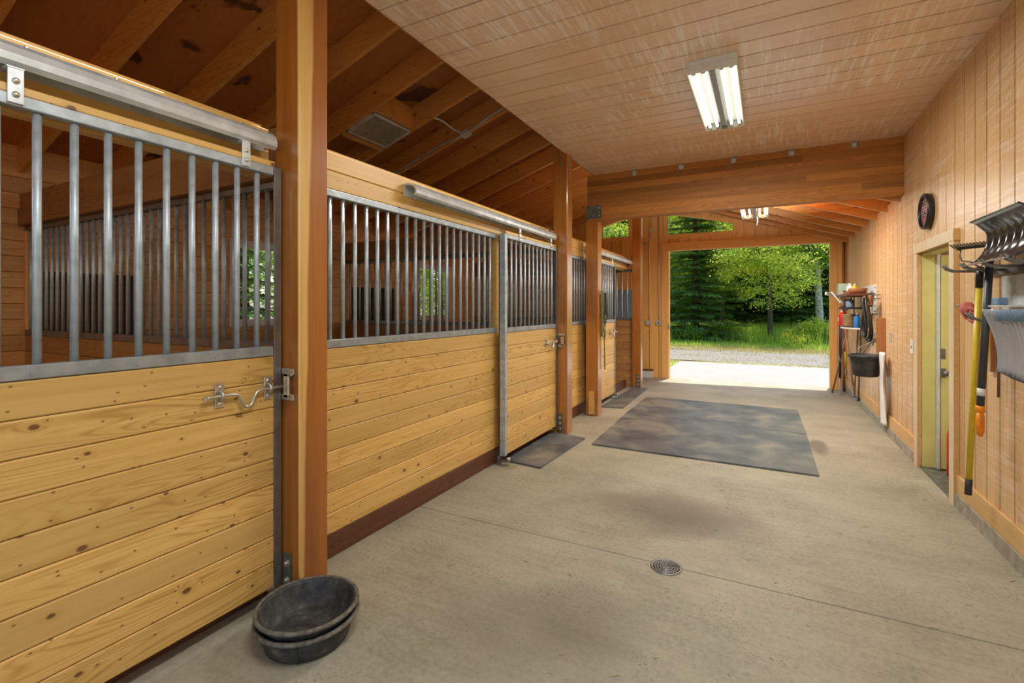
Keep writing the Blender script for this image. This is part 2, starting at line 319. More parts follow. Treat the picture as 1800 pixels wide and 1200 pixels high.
M['leaf_dark'] = leaf_mat('dull_green_leaves', (0.08, 0.21, 0.03), (0.36, 0.50, 0.10), 0.5, (0.5, 0.72, 0.08))
M['needle'] = leaf_mat('spruce_needles', (0.05, 0.13, 0.05), (0.28, 0.45, 0.12), 0.42, (0.55, 0.78, 0.12))
M['grass'] = leaf_mat('tall_green_grass', (0.15, 0.36, 0.04), (0.58, 0.74, 0.12), 0.5, (0.9, 1.0, 0.10))
M['grass_dry'] = leaf_mat('dry_grass', (0.46, 0.38, 0.12), (0.68, 0.56, 0.24), 0.35, (0.5, 0.45, 0.15))
M['flower'] = leaf_mat('yellow_flower', (0.6, 0.5, 0.02), (0.75, 0.65, 0.05), 0.3, (0.8, 0.7, 0.05))
M['meadow'] = plain('meadow_soil', (0.14, 0.17, 0.05), 0.95, 0, 0.25, 3, bump=0.4)
M['gravel'] = plain('gravel_drive', (0.23, 0.21, 0.17), 0.95, 0, 0.28, 16, bump=0.8)
M['verge'] = plain('dry_verge', (0.27, 0.25, 0.11), 0.95, 0, 0.28, 12, bump=0.6)

# ------------------------------------------------------------------ mesh builder
class MB:
    def __init__(s): s.v = []; s.f = []; s.sm = []
    def add(s, verts, faces, smooth=False):
        o = len(s.v); s.v += [tuple(v) for v in verts]
        for f in faces: s.f.append(tuple(i + o for i in f)); s.sm.append(smooth)
        return s
    def box(s, x0, x1, y0, y1, z0, z1):
        return s.obox(V(((x0 + x1) / 2, (y0 + y1) / 2, (z0 + z1) / 2)), V((1, 0, 0)), V((0, 1, 0)), V((0, 0, 1)), abs(x1 - x0), abs(y1 - y0), abs(z1 - z0))
    def obox(s, c, a, b, n, la, lb, ln, ch=None):
        """box with chamfered edges, oriented on three axes"""
        if ch is None: ch = min(0.003, 0.12 * min(la, lb, ln))
        vs = []; 
        ha, hb, hn = la / 2, lb / 2, ln / 2
        # 24 chamfer vertices: per corner three
        idx = {}
        for sa in (-1, 1):
            for sb in (-1, 1):
                for sn in (-1, 1):
                    for k, (da, db, dn) in enumerate(((0, ch, ch), (ch, 0, ch), (ch, ch, 0))):
                        idx[(sa, sb, sn, k)] = len(vs)
                        vs.append(V(c) + a * sa * (ha - da) + b * sb * (hb - db) + n * sn * (hn - dn))
        F = []
        def face(keys, out):
            ids = [idx[k] for k in keys]
            p = [vs[i] for i in ids]
            nn = (p[1] - p[0]).cross(p[2] - p[0])
            if nn.dot(out) < 0: ids.reverse()
            F.append(ids)
        order = ((-1, -1), (1, -1), (1, 1), (-1, 1))
        for sg in (-1, 1):
            face([(sg, q[0], q[1], 0) for q in order], a * sg)
            face([(q[0], sg, q[1], 1) for q in order], b * sg)
            face([(q[0], q[1], sg, 2) for q in order], n * sg)
        for s1 in (-1, 1):
            for s2 in (-1, 1):
                face([(s1, s2, -1, 0), (s1, s2, 1, 0), (s1, s2, 1, 1), (s1, s2, -1, 1)], a * s1 + b * s2)
                face([(s1, -1, s2, 0), (s1, 1, s2, 0), (s1, 1, s2, 2), (s1, -1, s2, 2)], a * s1 + n * s2)
                face([(-1, s1, s2, 1), (1, s1, s2, 1), (1, s1, s2, 2), (-1, s1, s2, 2)], b * s1 + n * s2)
                for s3 in (-1, 1): face([(s1, s2, s3, 0), (s1, s2, s3, 1), (s1, s2, s3, 2)], a * s1 + b * s2 + n * s3)
        return s.add(vs, F)
    def prism(s, pts, ext):
        """closed polygon (3D points) swept along a vector"""
        n = len(pts); pts = [V(p) for p in pts]; ext = V(ext)
        nrm = V((0, 0, 0))
        for i in range(n): nrm += (pts[i] - pts[0]).cross(pts[(i + 1) % n] - pts[0])
        if nrm.dot(ext) > 0: pts = pts[::-1]
        vs = pts + [p + ext for p in pts]
        F = [tuple(range(n)), tuple(range(2 * n - 1, n - 1, -1))]
        for i in range(n): j = (i + 1) % n; F.append((j, i, i + n, j + n))
        return s.add(vs, F)
    def cyl(s, p0, p1, r, seg=14, r1=None, caps=True):
        return s.tube([p0, p1], [r, r if r1 is None else r1], seg, caps)
    def tube(s, pts, r, seg=10, caps=True, closed=False):
        pts = [V(p) for p in pts]; n = len(pts)
        rr = r if isinstance(r, (list, tuple)) else [r] * n
        vs = []; up = None
        for i in range(n):
            if closed: t = pts[(i + 1) % n] - pts[i - 1]
            else: t = pts[min(i + 1, n - 1)] - pts[max(i - 1, 0)]
            if t.length < 1e-9: t = V((0, 0, 1))
            t.normalize()
            if up is None: up = V((0, 0, 1)) if abs(t.z) < 0.9 else V((1, 0, 0))
            a = t.cross(up)
            if a.length < 1e-6: a = t.cross(V((0, 1, 0)))
            a.normalize(); b = a.cross(t).normalized(); up = b
            for k in range(seg):
                th = 2 * math.pi * k / seg
                vs.append(pts[i] + a * math.cos(th) * rr[i] + b * math.sin(th) * rr[i])
        F = []
        for i in range(n if closed else n - 1):
            j = (i + 1) % n
            for k in range(seg):
                l = (k + 1) % seg
                F.append((i * seg + k, i * seg + l, j * seg + l, j * seg + k))
        o = len(s.v); s.add(vs, F, True)
        if caps and not closed:
            s.f.append(tuple(o + k for k in range(seg))[::-1]); s.sm.append(False)
            s.f.append(tuple(o + (n - 1) * seg + k for k in range(seg))); s.sm.append(False)
        return s
    def lathe(s, prof, c, seg=40, axis=V((0, 0, 1)), sx=1.0, sy=1.0, close=False):
        """profile of (radius, height) turned about an axis through c"""
        c = V(c); axis = V(axis).normalized()
        u = axis.orthogonal().normalized() if abs(axis.z) < 0.99 else V((1, 0, 0)); w = axis.cross(u)
        vs = []
        for (r, h) in prof:
            for k in range(seg):
                th = 2 * math.pi * k / seg
                vs.append(c + axis * h + u * math.cos(th) * r * sx + w * math.sin(th) * r * sy)
        F = []; n = len(prof)
        for i in range(n if close else n - 1):
            j = (i + 1) % n
            for k in range(seg):
                l = (k + 1) % seg; F.append((i * seg + k, i * seg + l, j * seg + l, j * seg + k))
        return s.add(vs, F, True)
    def planks(s, o, along, up, out, length, height, n, thick=0.02, ch=0.007):
        """tongue and groove boards: each one a chamfered prism, stacked along 'up'"""
        o, along, up, out = V(o), V(along), V(up), V(out); h = height / n; g = 0.0012
        for i in range(n):
            a, b = i * h + g, (i + 1) * h - g
            pr = [(a, -thick), (a, -ch), (a + ch * 0.6, -0.0012), (a + ch, 0), (b - ch, 0), (b - ch * 0.6, -0.0012), (b, -ch), (b, -thick)]
            s.prism([o + up * p + out * q for p, q in pr], along * length)
        return s
    def grooved(s, o, u, v, out, u0, u1, v0, v1, phase, pitch=0.2035, gw=0.013, thick=0.045):
        """vertical-groove siding: strips along v, pitch along u; v0/v1 may be functions of u"""
        o, u, v, out = V(o), V(u), V(v), V(out)
        f0 = v0 if callable(v0) else (lambda q: v0); f1 = v1 if callable(v1) else (lambda q: v1)
        k = math.floor((u0 - phase) / pitch)
        while phase + k * pitch < u1:
            a = max(u0, phase + k * pitch + gw / 2); b = min(u1, phase + (k + 1) * pitch - gw / 2)
            if b - a > 0.003:
                P = [o + u * a + v * f0(a), o + u * b + v * f0(b), o + u * b + v * f1(b), o + u * a + v * f1(a)]
                s.prism([p - out * thick for p in P], out * thick)
            k += 1
        P = [o + u * u0 + v * f0(u0), o + u * u1 + v * f0(u1), o + u * u1 + v * f1(u1), o + u * u0 + v * f1(u0)]
        s.prism([p - out * (thick + 0.012) for p in P], out * 0.0115)
        return s
    def build(s, name, mat, parent=None, origin=None):
        me = bpy.data.meshes.new(name)
        off = ORG.get(parent.name, V((0, 0, 0))) if parent is not None else V(origin or (0, 0, 0))
        me.from_pydata([tuple(V(v) - off) for v in s.v], [], s.f)
        me.polygons.foreach_set('use_smooth', s.sm); me.update()
        if isinstance(mat, str): mat = M[mat]
        me.materials.append(mat)
        o = bpy.data.objects.new(name, me); COL.objects.link(o)
        if parent is not None: o.parent = parent
        else: o.location = off
        ORG[o.name] = off
        return o

def thing(name, label, cat, loc, group=None):
    o = bpy.data.objects.new(name, None); COL.objects.link(o); o.location = loc; o.empty_display_size = 0.1
    o['label'] = label; o['category'] = cat
    if group: o['group'] = group
    ORG[o.name] = V(loc); return o
def tag(o, label, cat, group=None, kind=None):
    o['label'] = label; o['category'] = cat
    if group: o['group'] = group
    if kind: o['kind'] = kind
    return o
def struct(o, label=None, cat=None):
    o['kind'] = 'structure'
    if label: o['label'] = label
    if cat: o['category'] = cat
    return o
def dup(o, loc):
    c = o.copy(); COL.objects.link(c); c.location = loc; return c

X, Y, Z = V((1, 0, 0)), V((0, 1, 0)), V((0, 0, 1))
# ------------------------------------------------------------------ measures of the barn
XW = -2.30        # face of the stall fronts
XD = -2.19        # face of the sliding doors
XB = -5.72        # rear wall of the stalls
XR = 1.30         # face of the right wall
YE = 10.60        # face of the far gable wall
YS = -1.00        # rear end of the barn
ZC = 3.32         # flat ceiling
XCE = -2.10       # open edge of the flat ceiling
YBM = 6.45        # beam that ends the flat ceiling
XRG, ZRG, PITCH = -2.25, 3.82, 1 / 3.0     # ridge line of the rafters' lower edges
def zroof(x): return ZRG - PITCH * abs(x - XRG)
GR = 3.89         # a groove of the siding falls here (along the barn)

# ------------------------------------------------------------------ floor and ground
fl = MB(); ys = [YS - 0.2, 2.915, 5.96, YE + 0.12]
xs = [-2.42, XR + 0.12]
for a, b_ in zip(ys[:-1], ys[1:]): fl.box(xs[0], xs[1], a + 0.003, b_ - 0.003, -0.1, 0)
fl.box(xs[0], xs[1], ys[0], ys[-1], -0.12, -0.012)
fl.box(-5.9, -2.42, 9.2, YE + 0.12, -0.12, -0.001)
struct(fl.build('floor', 'concrete'), 'swept tan concrete floor of the barn aisle with two damp patches', 'floor')
struct(MB().box(-5.9, -2.43, YS, 9.18, -0.12, 0.02).build('floor_stalls', 'stall_floor'), 'unseen stall floor, made pale to bounce light up to the rafters', 'floor')
ap = MB(); ap.box(-2.12, 3.4, YE + 0.125, 14.22, -0.16, -0.004)
struct(ap.build('floor_apron', 'apron'), 'pale sunlit concrete apron outside the far doorway', 'pavement')
ap = MB(); ap.box(-8.0, 6.0, -14.0, YS - 0.21, -0.16, -0.004)
struct(ap.build('floor_rear_apron', 'yard'), 'unseen concrete yard, made pale to bounce light, outside the rear end of the barn', 'pavement')  # yard made pale so that it bounces daylight into the barn
def sheet(x0, x1, y0, y1, z, nx, ny, amp, fn=None):
    m = MB(); vs = []; F = []
    for j in range(ny + 1):
        for i in range(nx + 1):
            x = x0 + (x1 - x0) * i / nx; y = y0 + (y1 - y0) * j / ny
            vs.append((x, y, z + (fn(x, y) if fn else 0) + amp * (random.random() - 0.5)))
    for j in range(ny):
        for i in range(nx):
            a = j * (nx + 1) + i; F.append((a, a + 1, a + nx + 2, a + nx + 1))
    return m.add(vs, F, True)
def rise(x, y): return max(0, y - 22.5) * 0.035
struct(sheet(-60, 50, -40, 80, -0.17, 20, 24, 0.0, None).build('ground_meadow', 'meadow'), 'green meadow ground around the barn', 'ground')
struct(sheet(-30, 30, 14.23, 15.1, -0.06, 60, 4, 0.03).build('ground_verge', 'verge'), 'strip of dry grass between the apron and the gravel drive', 'ground')
struct(sheet(-9, -2.13, YE + 0.15, 14.25, -0.05, 20, 12, 0.03).build('ground_side_verge', 'verge'), 'grass strip beside the left edge of the apron', 'ground')
struct(sheet(-30, 30, 15.0, 19.0, -0.055, 80, 14, 0.02).build('ground_gravel', 'gravel'), 'grey gravel drive crossing beyond the apron', 'drive')
struct(sheet(-30, 30, 18.9, 20.6, -0.05, 60, 6, 0.03).build('ground_far_verge', 'verge'), 'strip of dry grass beyond the gravel drive', 'ground')
struct(sheet(-34, 34, 20.4, 44, -0.05, 30, 20, 0.04, rise).build('ground_bank', 'meadow'), 'grassy bank under the trees', 'ground')

# ------------------------------------------------------------------ right wall, its door, curb
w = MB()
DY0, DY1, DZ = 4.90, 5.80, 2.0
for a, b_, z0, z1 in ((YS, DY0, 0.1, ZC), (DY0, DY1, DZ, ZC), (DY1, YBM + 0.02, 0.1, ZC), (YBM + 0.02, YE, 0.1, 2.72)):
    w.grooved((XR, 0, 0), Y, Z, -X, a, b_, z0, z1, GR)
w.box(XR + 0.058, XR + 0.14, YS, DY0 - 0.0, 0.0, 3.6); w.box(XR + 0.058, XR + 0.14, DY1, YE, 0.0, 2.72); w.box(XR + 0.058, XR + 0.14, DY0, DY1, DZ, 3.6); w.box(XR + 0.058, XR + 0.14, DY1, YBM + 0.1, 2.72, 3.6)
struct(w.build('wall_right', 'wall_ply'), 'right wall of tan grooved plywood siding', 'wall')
c = MB(); c.box(XR - 0.028, XR + 0.05, YS, DY0 - 0.09, 0, 0.10); c.box(XR - 0.028, XR + 0.05, DY1 + 0.10, YE, 0, 0.10)
struct(c.build('trim_curb', 'curb'), 'low concrete curb along the foot of the right wall', 'curb')
c = MB(); c.box(XR - 0.02, XR, YS, DY0 - 0.10, 0.101, 0.235); c.box(XR - 0.02, XR, DY1 + 0.101, YE, 0.101, 0.235)
struct(c.build('baseboard_right', 'trim_side'), 'wooden baseboard above the curb on the right wall', 'baseboard')
# door
dj = thing('door_1', 'yellow-green side door standing open in wooden casing with painted front glare on the right wall', 'door', (XR, 5.35, 0)); dj['kind'] = 'structure'
t = MB(); t.box(1.262 + 0.008, XR, DY0 - 0.10, DY0, 0, DZ + 0.005); cs_ = t.build('casing', 'trim_side', dj); t = MB(); t.box(1.262, 1.262 + 0.0078, DY0 - 0.10, DY0, 0, DZ + 0.005); t.build('casing_glare', 'trim_glare', cs_)  # thin front layer carries the painted glare, fir behind it
t = MB(); t.box(1.262 + 0.008, XR, DY1, DY1 + 0.10, 0, DZ + 0.005); cs_ = t.build('casing', 'trim_side', dj); t = MB(); t.box(1.262, 1.262 + 0.0078, DY1, DY1 + 0.10, 0, DZ + 0.005); t.build('casing_glare', 'trim_glare', cs_)
t = MB(); t.box(1.258 + 0.008, XR, DY0 - 0.11, DY1 + 0.11, DZ + 0.006, DZ + 0.098); cs_ = t.build('head_casing', 'trim_side', dj); t = MB(); t.box(1.258, 1.258 + 0.0078, DY0 - 0.11, DY1 + 0.11, DZ + 0.006, DZ + 0.098); t.build('casing_glare', 'trim_glare', cs_)
t = MB(); t.box(XR + 0.001, 1.40, DY1 - 0.012, DY1 + 0.0, 0.0, DZ); t.box(XR + 0.001, 1.40, DY0, DY0 + 0.012, 0, DZ); t.box(XR + 0.001, 1.40, DY0 + 0.012, DY1 - 0.012, DZ - 0.015, DZ)
t.build('jamb', 'yellow', dj)
t = MB(); t.box(1.401, 1.425, DY1 - 0.035, DY1, 0.0, DZ); t.build('stop_strip', 'white_metal', dj)
lf = MB(); lf.box(1.43, 2.26, DY1 - 0.028, DY1 + 0.016, 0.015, DZ - 0.02)
for z0, z1 in ((0.15, 0.95), (1.1, 1.85)):
    lf.box(1.56, 2.14, DY1 - 0.032, DY1 - 0.0285, z0, z1)
leaf = lf.build('door_leaf', 'yellow', dj)
MB().box(1.432, 1.462, DY1 - 0.034, DY1 - 0.0285, 1.03, 1.12).build('lock_plate', 'steel_dark', leaf)
lk = MB(); lk.box(1.432, 1.465, DY1 - 0.034, DY1 - 0.0285, 0.86, 0.94); lk.cyl((1.455, DY1 - 0.034, 0.90), (1.455, DY1 - 0.075, 0.90), 0.012); lk.lathe([(0.0, 0), (0.022, 0.002), (0.026, 0.012), (0.02, 0.024), (0, 0.028)], (1.455, DY1 - 0.07, 0.9), 16, axis=-Y)
lk.build('door_handle', 'steel_dark', leaf)
# the tack room behind the door
r = MB(); r.box(1.44, 3.6, 3.9, 6.6, -0.1, -0.002)
struct(r.build('floor_side_room', 'curb'), 'floor of the room behind the yellow side door', 'floor')
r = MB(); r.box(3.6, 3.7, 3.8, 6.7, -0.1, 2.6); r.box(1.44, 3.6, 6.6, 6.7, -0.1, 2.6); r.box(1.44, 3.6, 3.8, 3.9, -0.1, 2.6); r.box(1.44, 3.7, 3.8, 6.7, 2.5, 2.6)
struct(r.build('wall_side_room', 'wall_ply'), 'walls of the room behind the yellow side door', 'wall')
sl_ = thing('added_light', 'added light inside the room behind the yellow door, out of view', 'ceiling light', (2.1, 4.6, 2.44))  # unseen lamp added to brighten the yellow door leaf
MB().box(1.8, 2.4, 4.5, 4.7, 2.45, 2.499).build('housing', 'white_metal', sl_)
al = bpy.data.lights.new('added_room_light', 'AREA'); al.size = 0.5; al.energy = 14; al.color = (1, 0.97, 0.91)
ao = bpy.data.objects.new('added_room_light', al); COL.objects.link(ao); ao.parent = sl_; ao.location = (0, 0, 0)
tag(MB().box(1.285, 1.425, DY0 + 0.005, DY1 - 0.005, 0.0005, 0.016).build('threshold_mat', 'plate', None, (1.4, 5.35, 0)), 'dark grey threshold strip lying in the yellow doorway', 'threshold')
fe = thing('fire_extinguisher', 'red fire extinguisher half hidden inside the yellow doorway', 'fire extinguisher', (1.49, 5.62, -0.001))
b_ = MB(); b_.lathe([(0, 0.0), (0.05, 0), (0.056, 0.012), (0.056, 0.36), (0.045, 0.41), (0.02, 0.43), (0.02, 0.45), (0, 0.45)], (1.49, 5.62, -0.001), 20); b_.build('cylinder_body', 'red', fe)
b_ = MB(); b_.cyl((1.49, 5.62, 0.449), (1.49, 5.62, 0.51), 0.016); b_.box(1.47, 1.51, 5.54, 5.64, 0.51, 0.53); b_.tube([(1.505, 5.62, 0.50), (1.545, 5.62, 0.47), (1.56, 5.62, 0.33), (1.55, 5.62, 0.23)], 0.009, 8); b_.build('valve', 'black', fe)

# ------------------------------------------------------------------ ceiling, beam, roof
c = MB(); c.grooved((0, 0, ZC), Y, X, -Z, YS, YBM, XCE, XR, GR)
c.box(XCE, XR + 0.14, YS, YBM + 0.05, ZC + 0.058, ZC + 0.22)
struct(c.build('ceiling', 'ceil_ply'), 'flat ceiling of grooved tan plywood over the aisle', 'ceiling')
c = MB(); c.box(XCE - 0.012, XCE - 0.001, YS, YBM, ZC, ZC + 0.22); c.box(XCE, XCE + 0.05, YS, YBM + 0.1, ZC + 0.221, 4.12)
c.box(XCE + 0.05, XR + 0.1, YBM + 0.02, YBM + 0.08, ZC + 0.221, 4.1)
struct(c.build('wall_loft', 'sheath'), 'plywood side of the loft above the flat ceiling', 'wall')
bm = thing('glulam_beam', 'deep laminated wooden beam crossing the aisle below the flat ceiling', 'beam', (-0.45, YBM + 0.07, 2.71))
b_ = MB(); zz = [2.70 + 0.0775 * i for i in range(9)]
for i in range(8):
    xa = XCE - 0.09; cuts = sorted([random.uniform(-1.8, 1.0) for _ in range(1)])
    xsb = [xa] + cuts + [XR - 0.001]
    for p, q in zip(xsb[:-1], xsb[1:]): b_.obox(V(((p + q) / 2, YBM + 0.07, (zz[i] + zz[i + 1]) / 2)), X, Y, Z, q - p, 0.14, zz[i + 1] - zz[i], 0.0005)
b_.build('beam_body', 'glulam', bm)
for xb in (-1.54, -0.95, -0.34, 0.266, 0.867):
    q = MB(); q.lathe([(0, 0.03), (0.02, 0.03), (0.035, 0.012), (0.04, 0)], (xb, YBM - 0.001, 3.285), 14, axis=-Y); q.build('bolt_head', 'galv', bm)
br = MB(); br.box(XCE - 0.105, -1.985, YBM - 0.008, YBM + 0.148, 2.72, 2.90)
brk = br.build('steel_bracket', 'plate', bm)
q = MB()
for zb in (2.76, 2.81, 2.86): q.lathe([(0, 0.012), (0.009, 0.012), (0.011, 0)], (-2.015, YBM - 0.009, zb), 10, axis=-Y)
q.build('bracket_bolts', 'zinc', brk)

def roof_sheet(x0, x1, y0, y1, name, label):
    m = MB(); zt = 0.245
    n = int(round((y1 - y0) / 1.22))
    for i in range(n):
        a = y0 + (y1 - y0) * i / n; b2 = y0 + (y1 - y0) * (i + 1) / n - 0.004
        P = [(x0, a, zroof(x0) + zt), (x1, a, zroof(x1) + zt), (x1, b2, zroof(x1) + zt), (x0, b2, zroof(x0) + zt)]
        m.prism(P, (0, 0, 0.02))
    P = [(x0, y0, zroof(x0) + zt + 0.021), (x1, y0, zroof(x1) + zt + 0.021), (x1, y1, zroof(x1) + zt + 0.021), (x0, y1, zroof(x0) + zt + 0.021)]
    m.prism(P, (0, 0, 0.05))
    return struct(m.build(name, 'sheath'), label, 'roof')
roof_sheet(-6.35, XRG, YS - 0.3, 11.42, 'ceiling_left_roof', 'stained plywood underside of the sloping roof over the stalls')
roof_sheet(XRG, 1.95, YBM + 0.155, 11.42, 'ceiling_right_roof', 'plywood underside of the sloping roof in the far bay')
struct(MB().box(XCE + 0.05, XR + 0.2, YS - 0.3, YBM + 0.1, 3.80, 3.9).build('ceiling_loft_roof', 'sheath'), 'boarded top over the loft', 'roof')

# rafters
sl = math.sqrt(1 + PITCH * PITCH); RD = 0.235
def rafter(y, side):
    m = MB(); t = 0.02
    if side < 0: x0, x1 = -6.25, XRG - 0.02
    else: x0, x1 = XRG + 0.02, 1.85
    P = [(x0, y - t, zroof(x0)), (x1, y - t, zroof(x1)), (x1, y - t, zroof(x1) + RD * 1.035), (x0, y - t, zroof(x0) + RD * 1.035)]
    m.prism(P, (0, 2 * t, 0)); return m
ords = ['first', 'second', 'third', 'fourth', 'fifth', 'sixth', 'seventh', 'eighth', 'ninth', 'tenth', 'eleventh', 'twelfth']
YR0 = 1.755
for n in range(-7, 15):
    y = YR0 + 0.61 * n
    if n == 3: lab = 'left roof rafter on the near side of the grey louvred vent'
    elif n == 4: lab = 'left roof rafter on the far side of the grey louvred vent'
    elif n == 5: lab = 'left roof rafter carrying the metal junction box and conduit'
    elif n < 3 and n >= 0: lab = '%s left roof rafter in front of the louvred vent, counted towards the viewer' % ords[3 - n]
    elif n < 0: lab = 'left roof rafter over the nearest stall, hidden in the dark upper corner'
    else: lab = '%s left roof rafter beyond the junction box, counted towards the far doorway' % ords[n - 6]
    tag(rafter(y, -1).build('rafter', 'rafter', None, (-4.2, y, zroof(-4.2))), lab, 'rafter', 'sloping rafters over the stalls')
for n in range(8, 15):
    y = YR0 + 0.61 * n
    tag(rafter(y, 1).build('rafter', 'rafter', None, (-0.4, y, zroof(-0.4))), '%s right-slope rafter in the far bay, counted from the far gable wall' % ords[14 - n], 'rafter', 'sloping rafters of the far bay')
tag(MB().box(XRG - 0.019, XRG + 0.019, YS, YE - 0.01, ZRG - 0.04, ZRG + 0.24).build('ridge_beam', M['rafter'], None, (XRG, 4, ZRG - 0.04)), 'ridge board along the peak above the posts', 'beam')
# fascia blocking over the walls
struct(MB().box(XR + 0.02, XR + 0.06, YBM + 0.1, YE, 2.72, 2.86).build('trim_right_blocking', 'rafter'), 'blocking between rafters on top of the right wall', 'trim')

# ------------------------------------------------------------------ far gable wall, doorway, windows
OX0, OX1, OZ = -1.80, 1.055, 2.69
W1 = (-1.83, -0.563, 3.03, 3.49, 3.175); W0 = (-3.25, -2.65, 3.05, 3.29, 3.47)
def gtop(x): return zroof(x) + 0.24
def w1top(x): return W1[3] + (W1[4] - W1[3]) * (x - W1[0]) / (W1[1] - W1[0])
def w0top(x): return W0[3] + (W0[4] - W0[3]) * (x - W0[0]) / (W0[1] - W0[0])
g = MB(); PH = 0.03
def gp(u0, u1, v0, v1): g.grooved((0, YE, 0), X, Z, -Y, u0, u1, v0, v1, PH)
gp(XB - 0.1, W0[0], 0.0, gtop); gp(W0[0], W0[1], 0.0, W0[2]); gp(W0[0], W0[1], w0top, gtop)
gp(W0[1], OX0, 0.0, gtop) if False else None
gp(W0[1], XRG, 0.0, gtop); gp(XRG, W1[0], 0.0, gtop); gp(W1[0], OX0, 0.0, W1[2]); gp(W1[0], OX0, w1top, gtop)
gp(OX0, W1[1], OZ, W1[2]); gp(OX0, W1[1], w1top, gtop); gp(W1[1], OX1, OZ, gtop); gp(OX1, XR + 0.14, 0.0, gtop)
struct(g.build('wall_far', 'gable_ply'), 'far gable wall of orange grooved siding with the open doorway', 'wall')
d2 = thing('door_2', 'wide open doorway framed in orange fir in the far gable wall', 'doorway', (-0.37, YE, 0)); d2['kind'] = 'structure'
MB().box(OX0 - 0.15, OX0, YE - 0.025, YE + 0.14, 0, OZ).build('side_jamb', 'trim_z', d2)
MB().box(OX1, OX1 + 0.11, YE - 0.025, YE + 0.14, 0, OZ).build('side_jamb', 'trim_z', d2)
MB().box(OX0 - 0.17, OX1 + 0.13, YE - 0.028, YE + 0.14, OZ, OZ + 0.17).build('head_jamb', 'trim_x', d2)
h = MB(); h.box(OX0 - 0.012, OX0 + 0.02, YE - 0.045, YE - 0.026, 1.04, 1.16); h.cyl((OX0 + 0.01, YE - 0.07, 1.05), (OX0 + 0.01, YE - 0.07, 1.12), 0.008); h.box(OX0 + 0.002, OX0 + 0.018, YE - 0.075, YE - 0.045, 1.045, 1.06); h.box(OX0 + 0.002, OX0 + 0.018, YE - 0.075, YE - 0.045, 1.11, 1.125)
h.build('latch_keeper', 'zinc', d2)
def window_gable(name, W, topf, label):
    o = thing(name, label, 'window', ((W[0] + W[1]) / 2, YE, W[2])); o['kind'] = 'structure'
    m = MB(); t = 0.085; a, b2 = W[0], W[1]
    y0, dy = YE - 0.025, 0.13
    m.prism([(a - t, y0, W[2] - t), (b2 + t, y0, W[2] - t), (b2 + t, y0, W[2]), (a - t, y0, W[2])], (0, dy, 0))
    m.prism([(a - t, y0, W[2]), (a, y0, W[2]), (a, y0, topf(a)), (a - t, y0, topf(a))], (0, dy, 0))
    m.prism([(b2, y0, W[2]), (b2 + t, y0, W[2]), (b2 + t, y0, topf(b2)), (b2, y0, topf(b2))], (0, dy, 0))
    m.prism([(a - t, y0, topf(a)), (b2 + t, y0, topf(b2)), (b2 + t, y0, topf(b2) + t * 0.7), (a - t, y0, topf(a) + t * 0.7)], (0, dy, 0))
    m.build('window_frame', 'trim_x', o)
    p = MB(); p.prism([(a, YE + 0.06, W[2]), (b2, YE + 0.06, W[2]), (b2, YE + 0.06, topf(b2)), (a, YE + 0.06, topf(a))], (0, 0.006, 0)); p.build('pane', 'glass', o)
window_gable('window_1', W1, w1top, 'slanted gable window directly above the far doorway')
window_gable('window_2', W0, w0top, 'slanted gable window left of the far post above the stall door')

# ------------------------------------------------------------------ stall rear wall with windows
WZ0, WZ1 = 1.33, 2.26
WY = [(3.66, 4.66), (7.20, 8.18)]
m = MB(); YB0, YB1 = YS, 9.14
edges = sorted(set([YB0] + [q for a in WY for q in a] + [YB1]))
def pk(mb, y0, y1, z0, z1, hb=0.135):
    n = max(1, round((z1 - z0) / hb)); mb.planks((XB, y0, z0), Y, Z, X, y1 - y0, z1 - z0, n, 0.02, 0.006)
for a, b2 in zip(edges[:-1], edges[1:]):
    if any(abs(a - q[0]) < 1e-6 for q in WY): pk(m, a, b2, 0.03, WZ0); pk(m, a, b2, WZ1, 2.76)
    else: pk(m, a, b2, 0.03, 2.76)
m.box(XB - 0.12, XB - 0.021, YB0, YE, 0, WZ0 - 0.02); m.box(XB - 0.12, XB - 0.021, YB0, YE, WZ1 + 0.02, 2.9)
prev = YB0
for a, b2 in WY: m.box(XB - 0.12, XB - 0.021, prev, a - 0.02, WZ0 - 0.02, WZ1 + 0.02); prev = b2 + 0.02
m.box(XB - 0.12, XB - 0.021, prev, YE, WZ0 - 0.02, WZ1 + 0.02)
struct(m.build('wall_left', 'pine_in'), 'planked outer wall at the back of the stalls', 'wall')
for k, (a, b2) in enumerate(WY):
    o = thing('window_%d' % (k + 3), ['white framed window in the back wall of the middle stall', 'white framed window in the back wall of the far stall'][k], 'window', (XB, (a + b2) / 2, WZ0)); o['kind'] = 'structure'
    m = MB(); t = 0.07
    m.box(XB - 0.10, XB + 0.02, a - t, a + 0.02, WZ0 - t, WZ1 + t); m.box(XB - 0.10, XB + 0.02, b2 - 0.02, b2 + t, WZ0 - t, WZ1 + t)
    m.box(XB - 0.10, XB + 0.02, a + 0.02, b2 - 0.02, WZ0 - t, WZ0 + 0.02); m.box(XB - 0.10, XB + 0.02, a + 0.02, b2 - 0.02, WZ1 - 0.02, WZ1 + t)
    m.box(XB - 0.07, XB - 0.04, (a + b2) / 2 - 0.02, (a + b2) / 2 + 0.02, WZ0 + 0.02, WZ1 - 0.02)
    m.build('window_frame', 'window_frame', o)
    gq = MB()
    for kk in range(1, 3): gq.cyl((XB - 0.012, a + 0.02, WZ0 + 0.02 + kk * 0.14), (XB - 0.012, b2 - 0.02, WZ0 + 0.02 + kk * 0.14), 0.007, 8)
    gq.build('guard_rod', 'galv', o)
    MB().box(XB - 0.062, XB - 0.058, a + 0.02, b2 - 0.02, WZ0 + 0.02, WZ1 - 0.02).build('pane', 'glass', o)
rw = MB(); rw.grooved((0, YS, 0), X, Z, Y, XB, -2.26, 0, lambda x: zroof(x) + 0.24, 0.03)
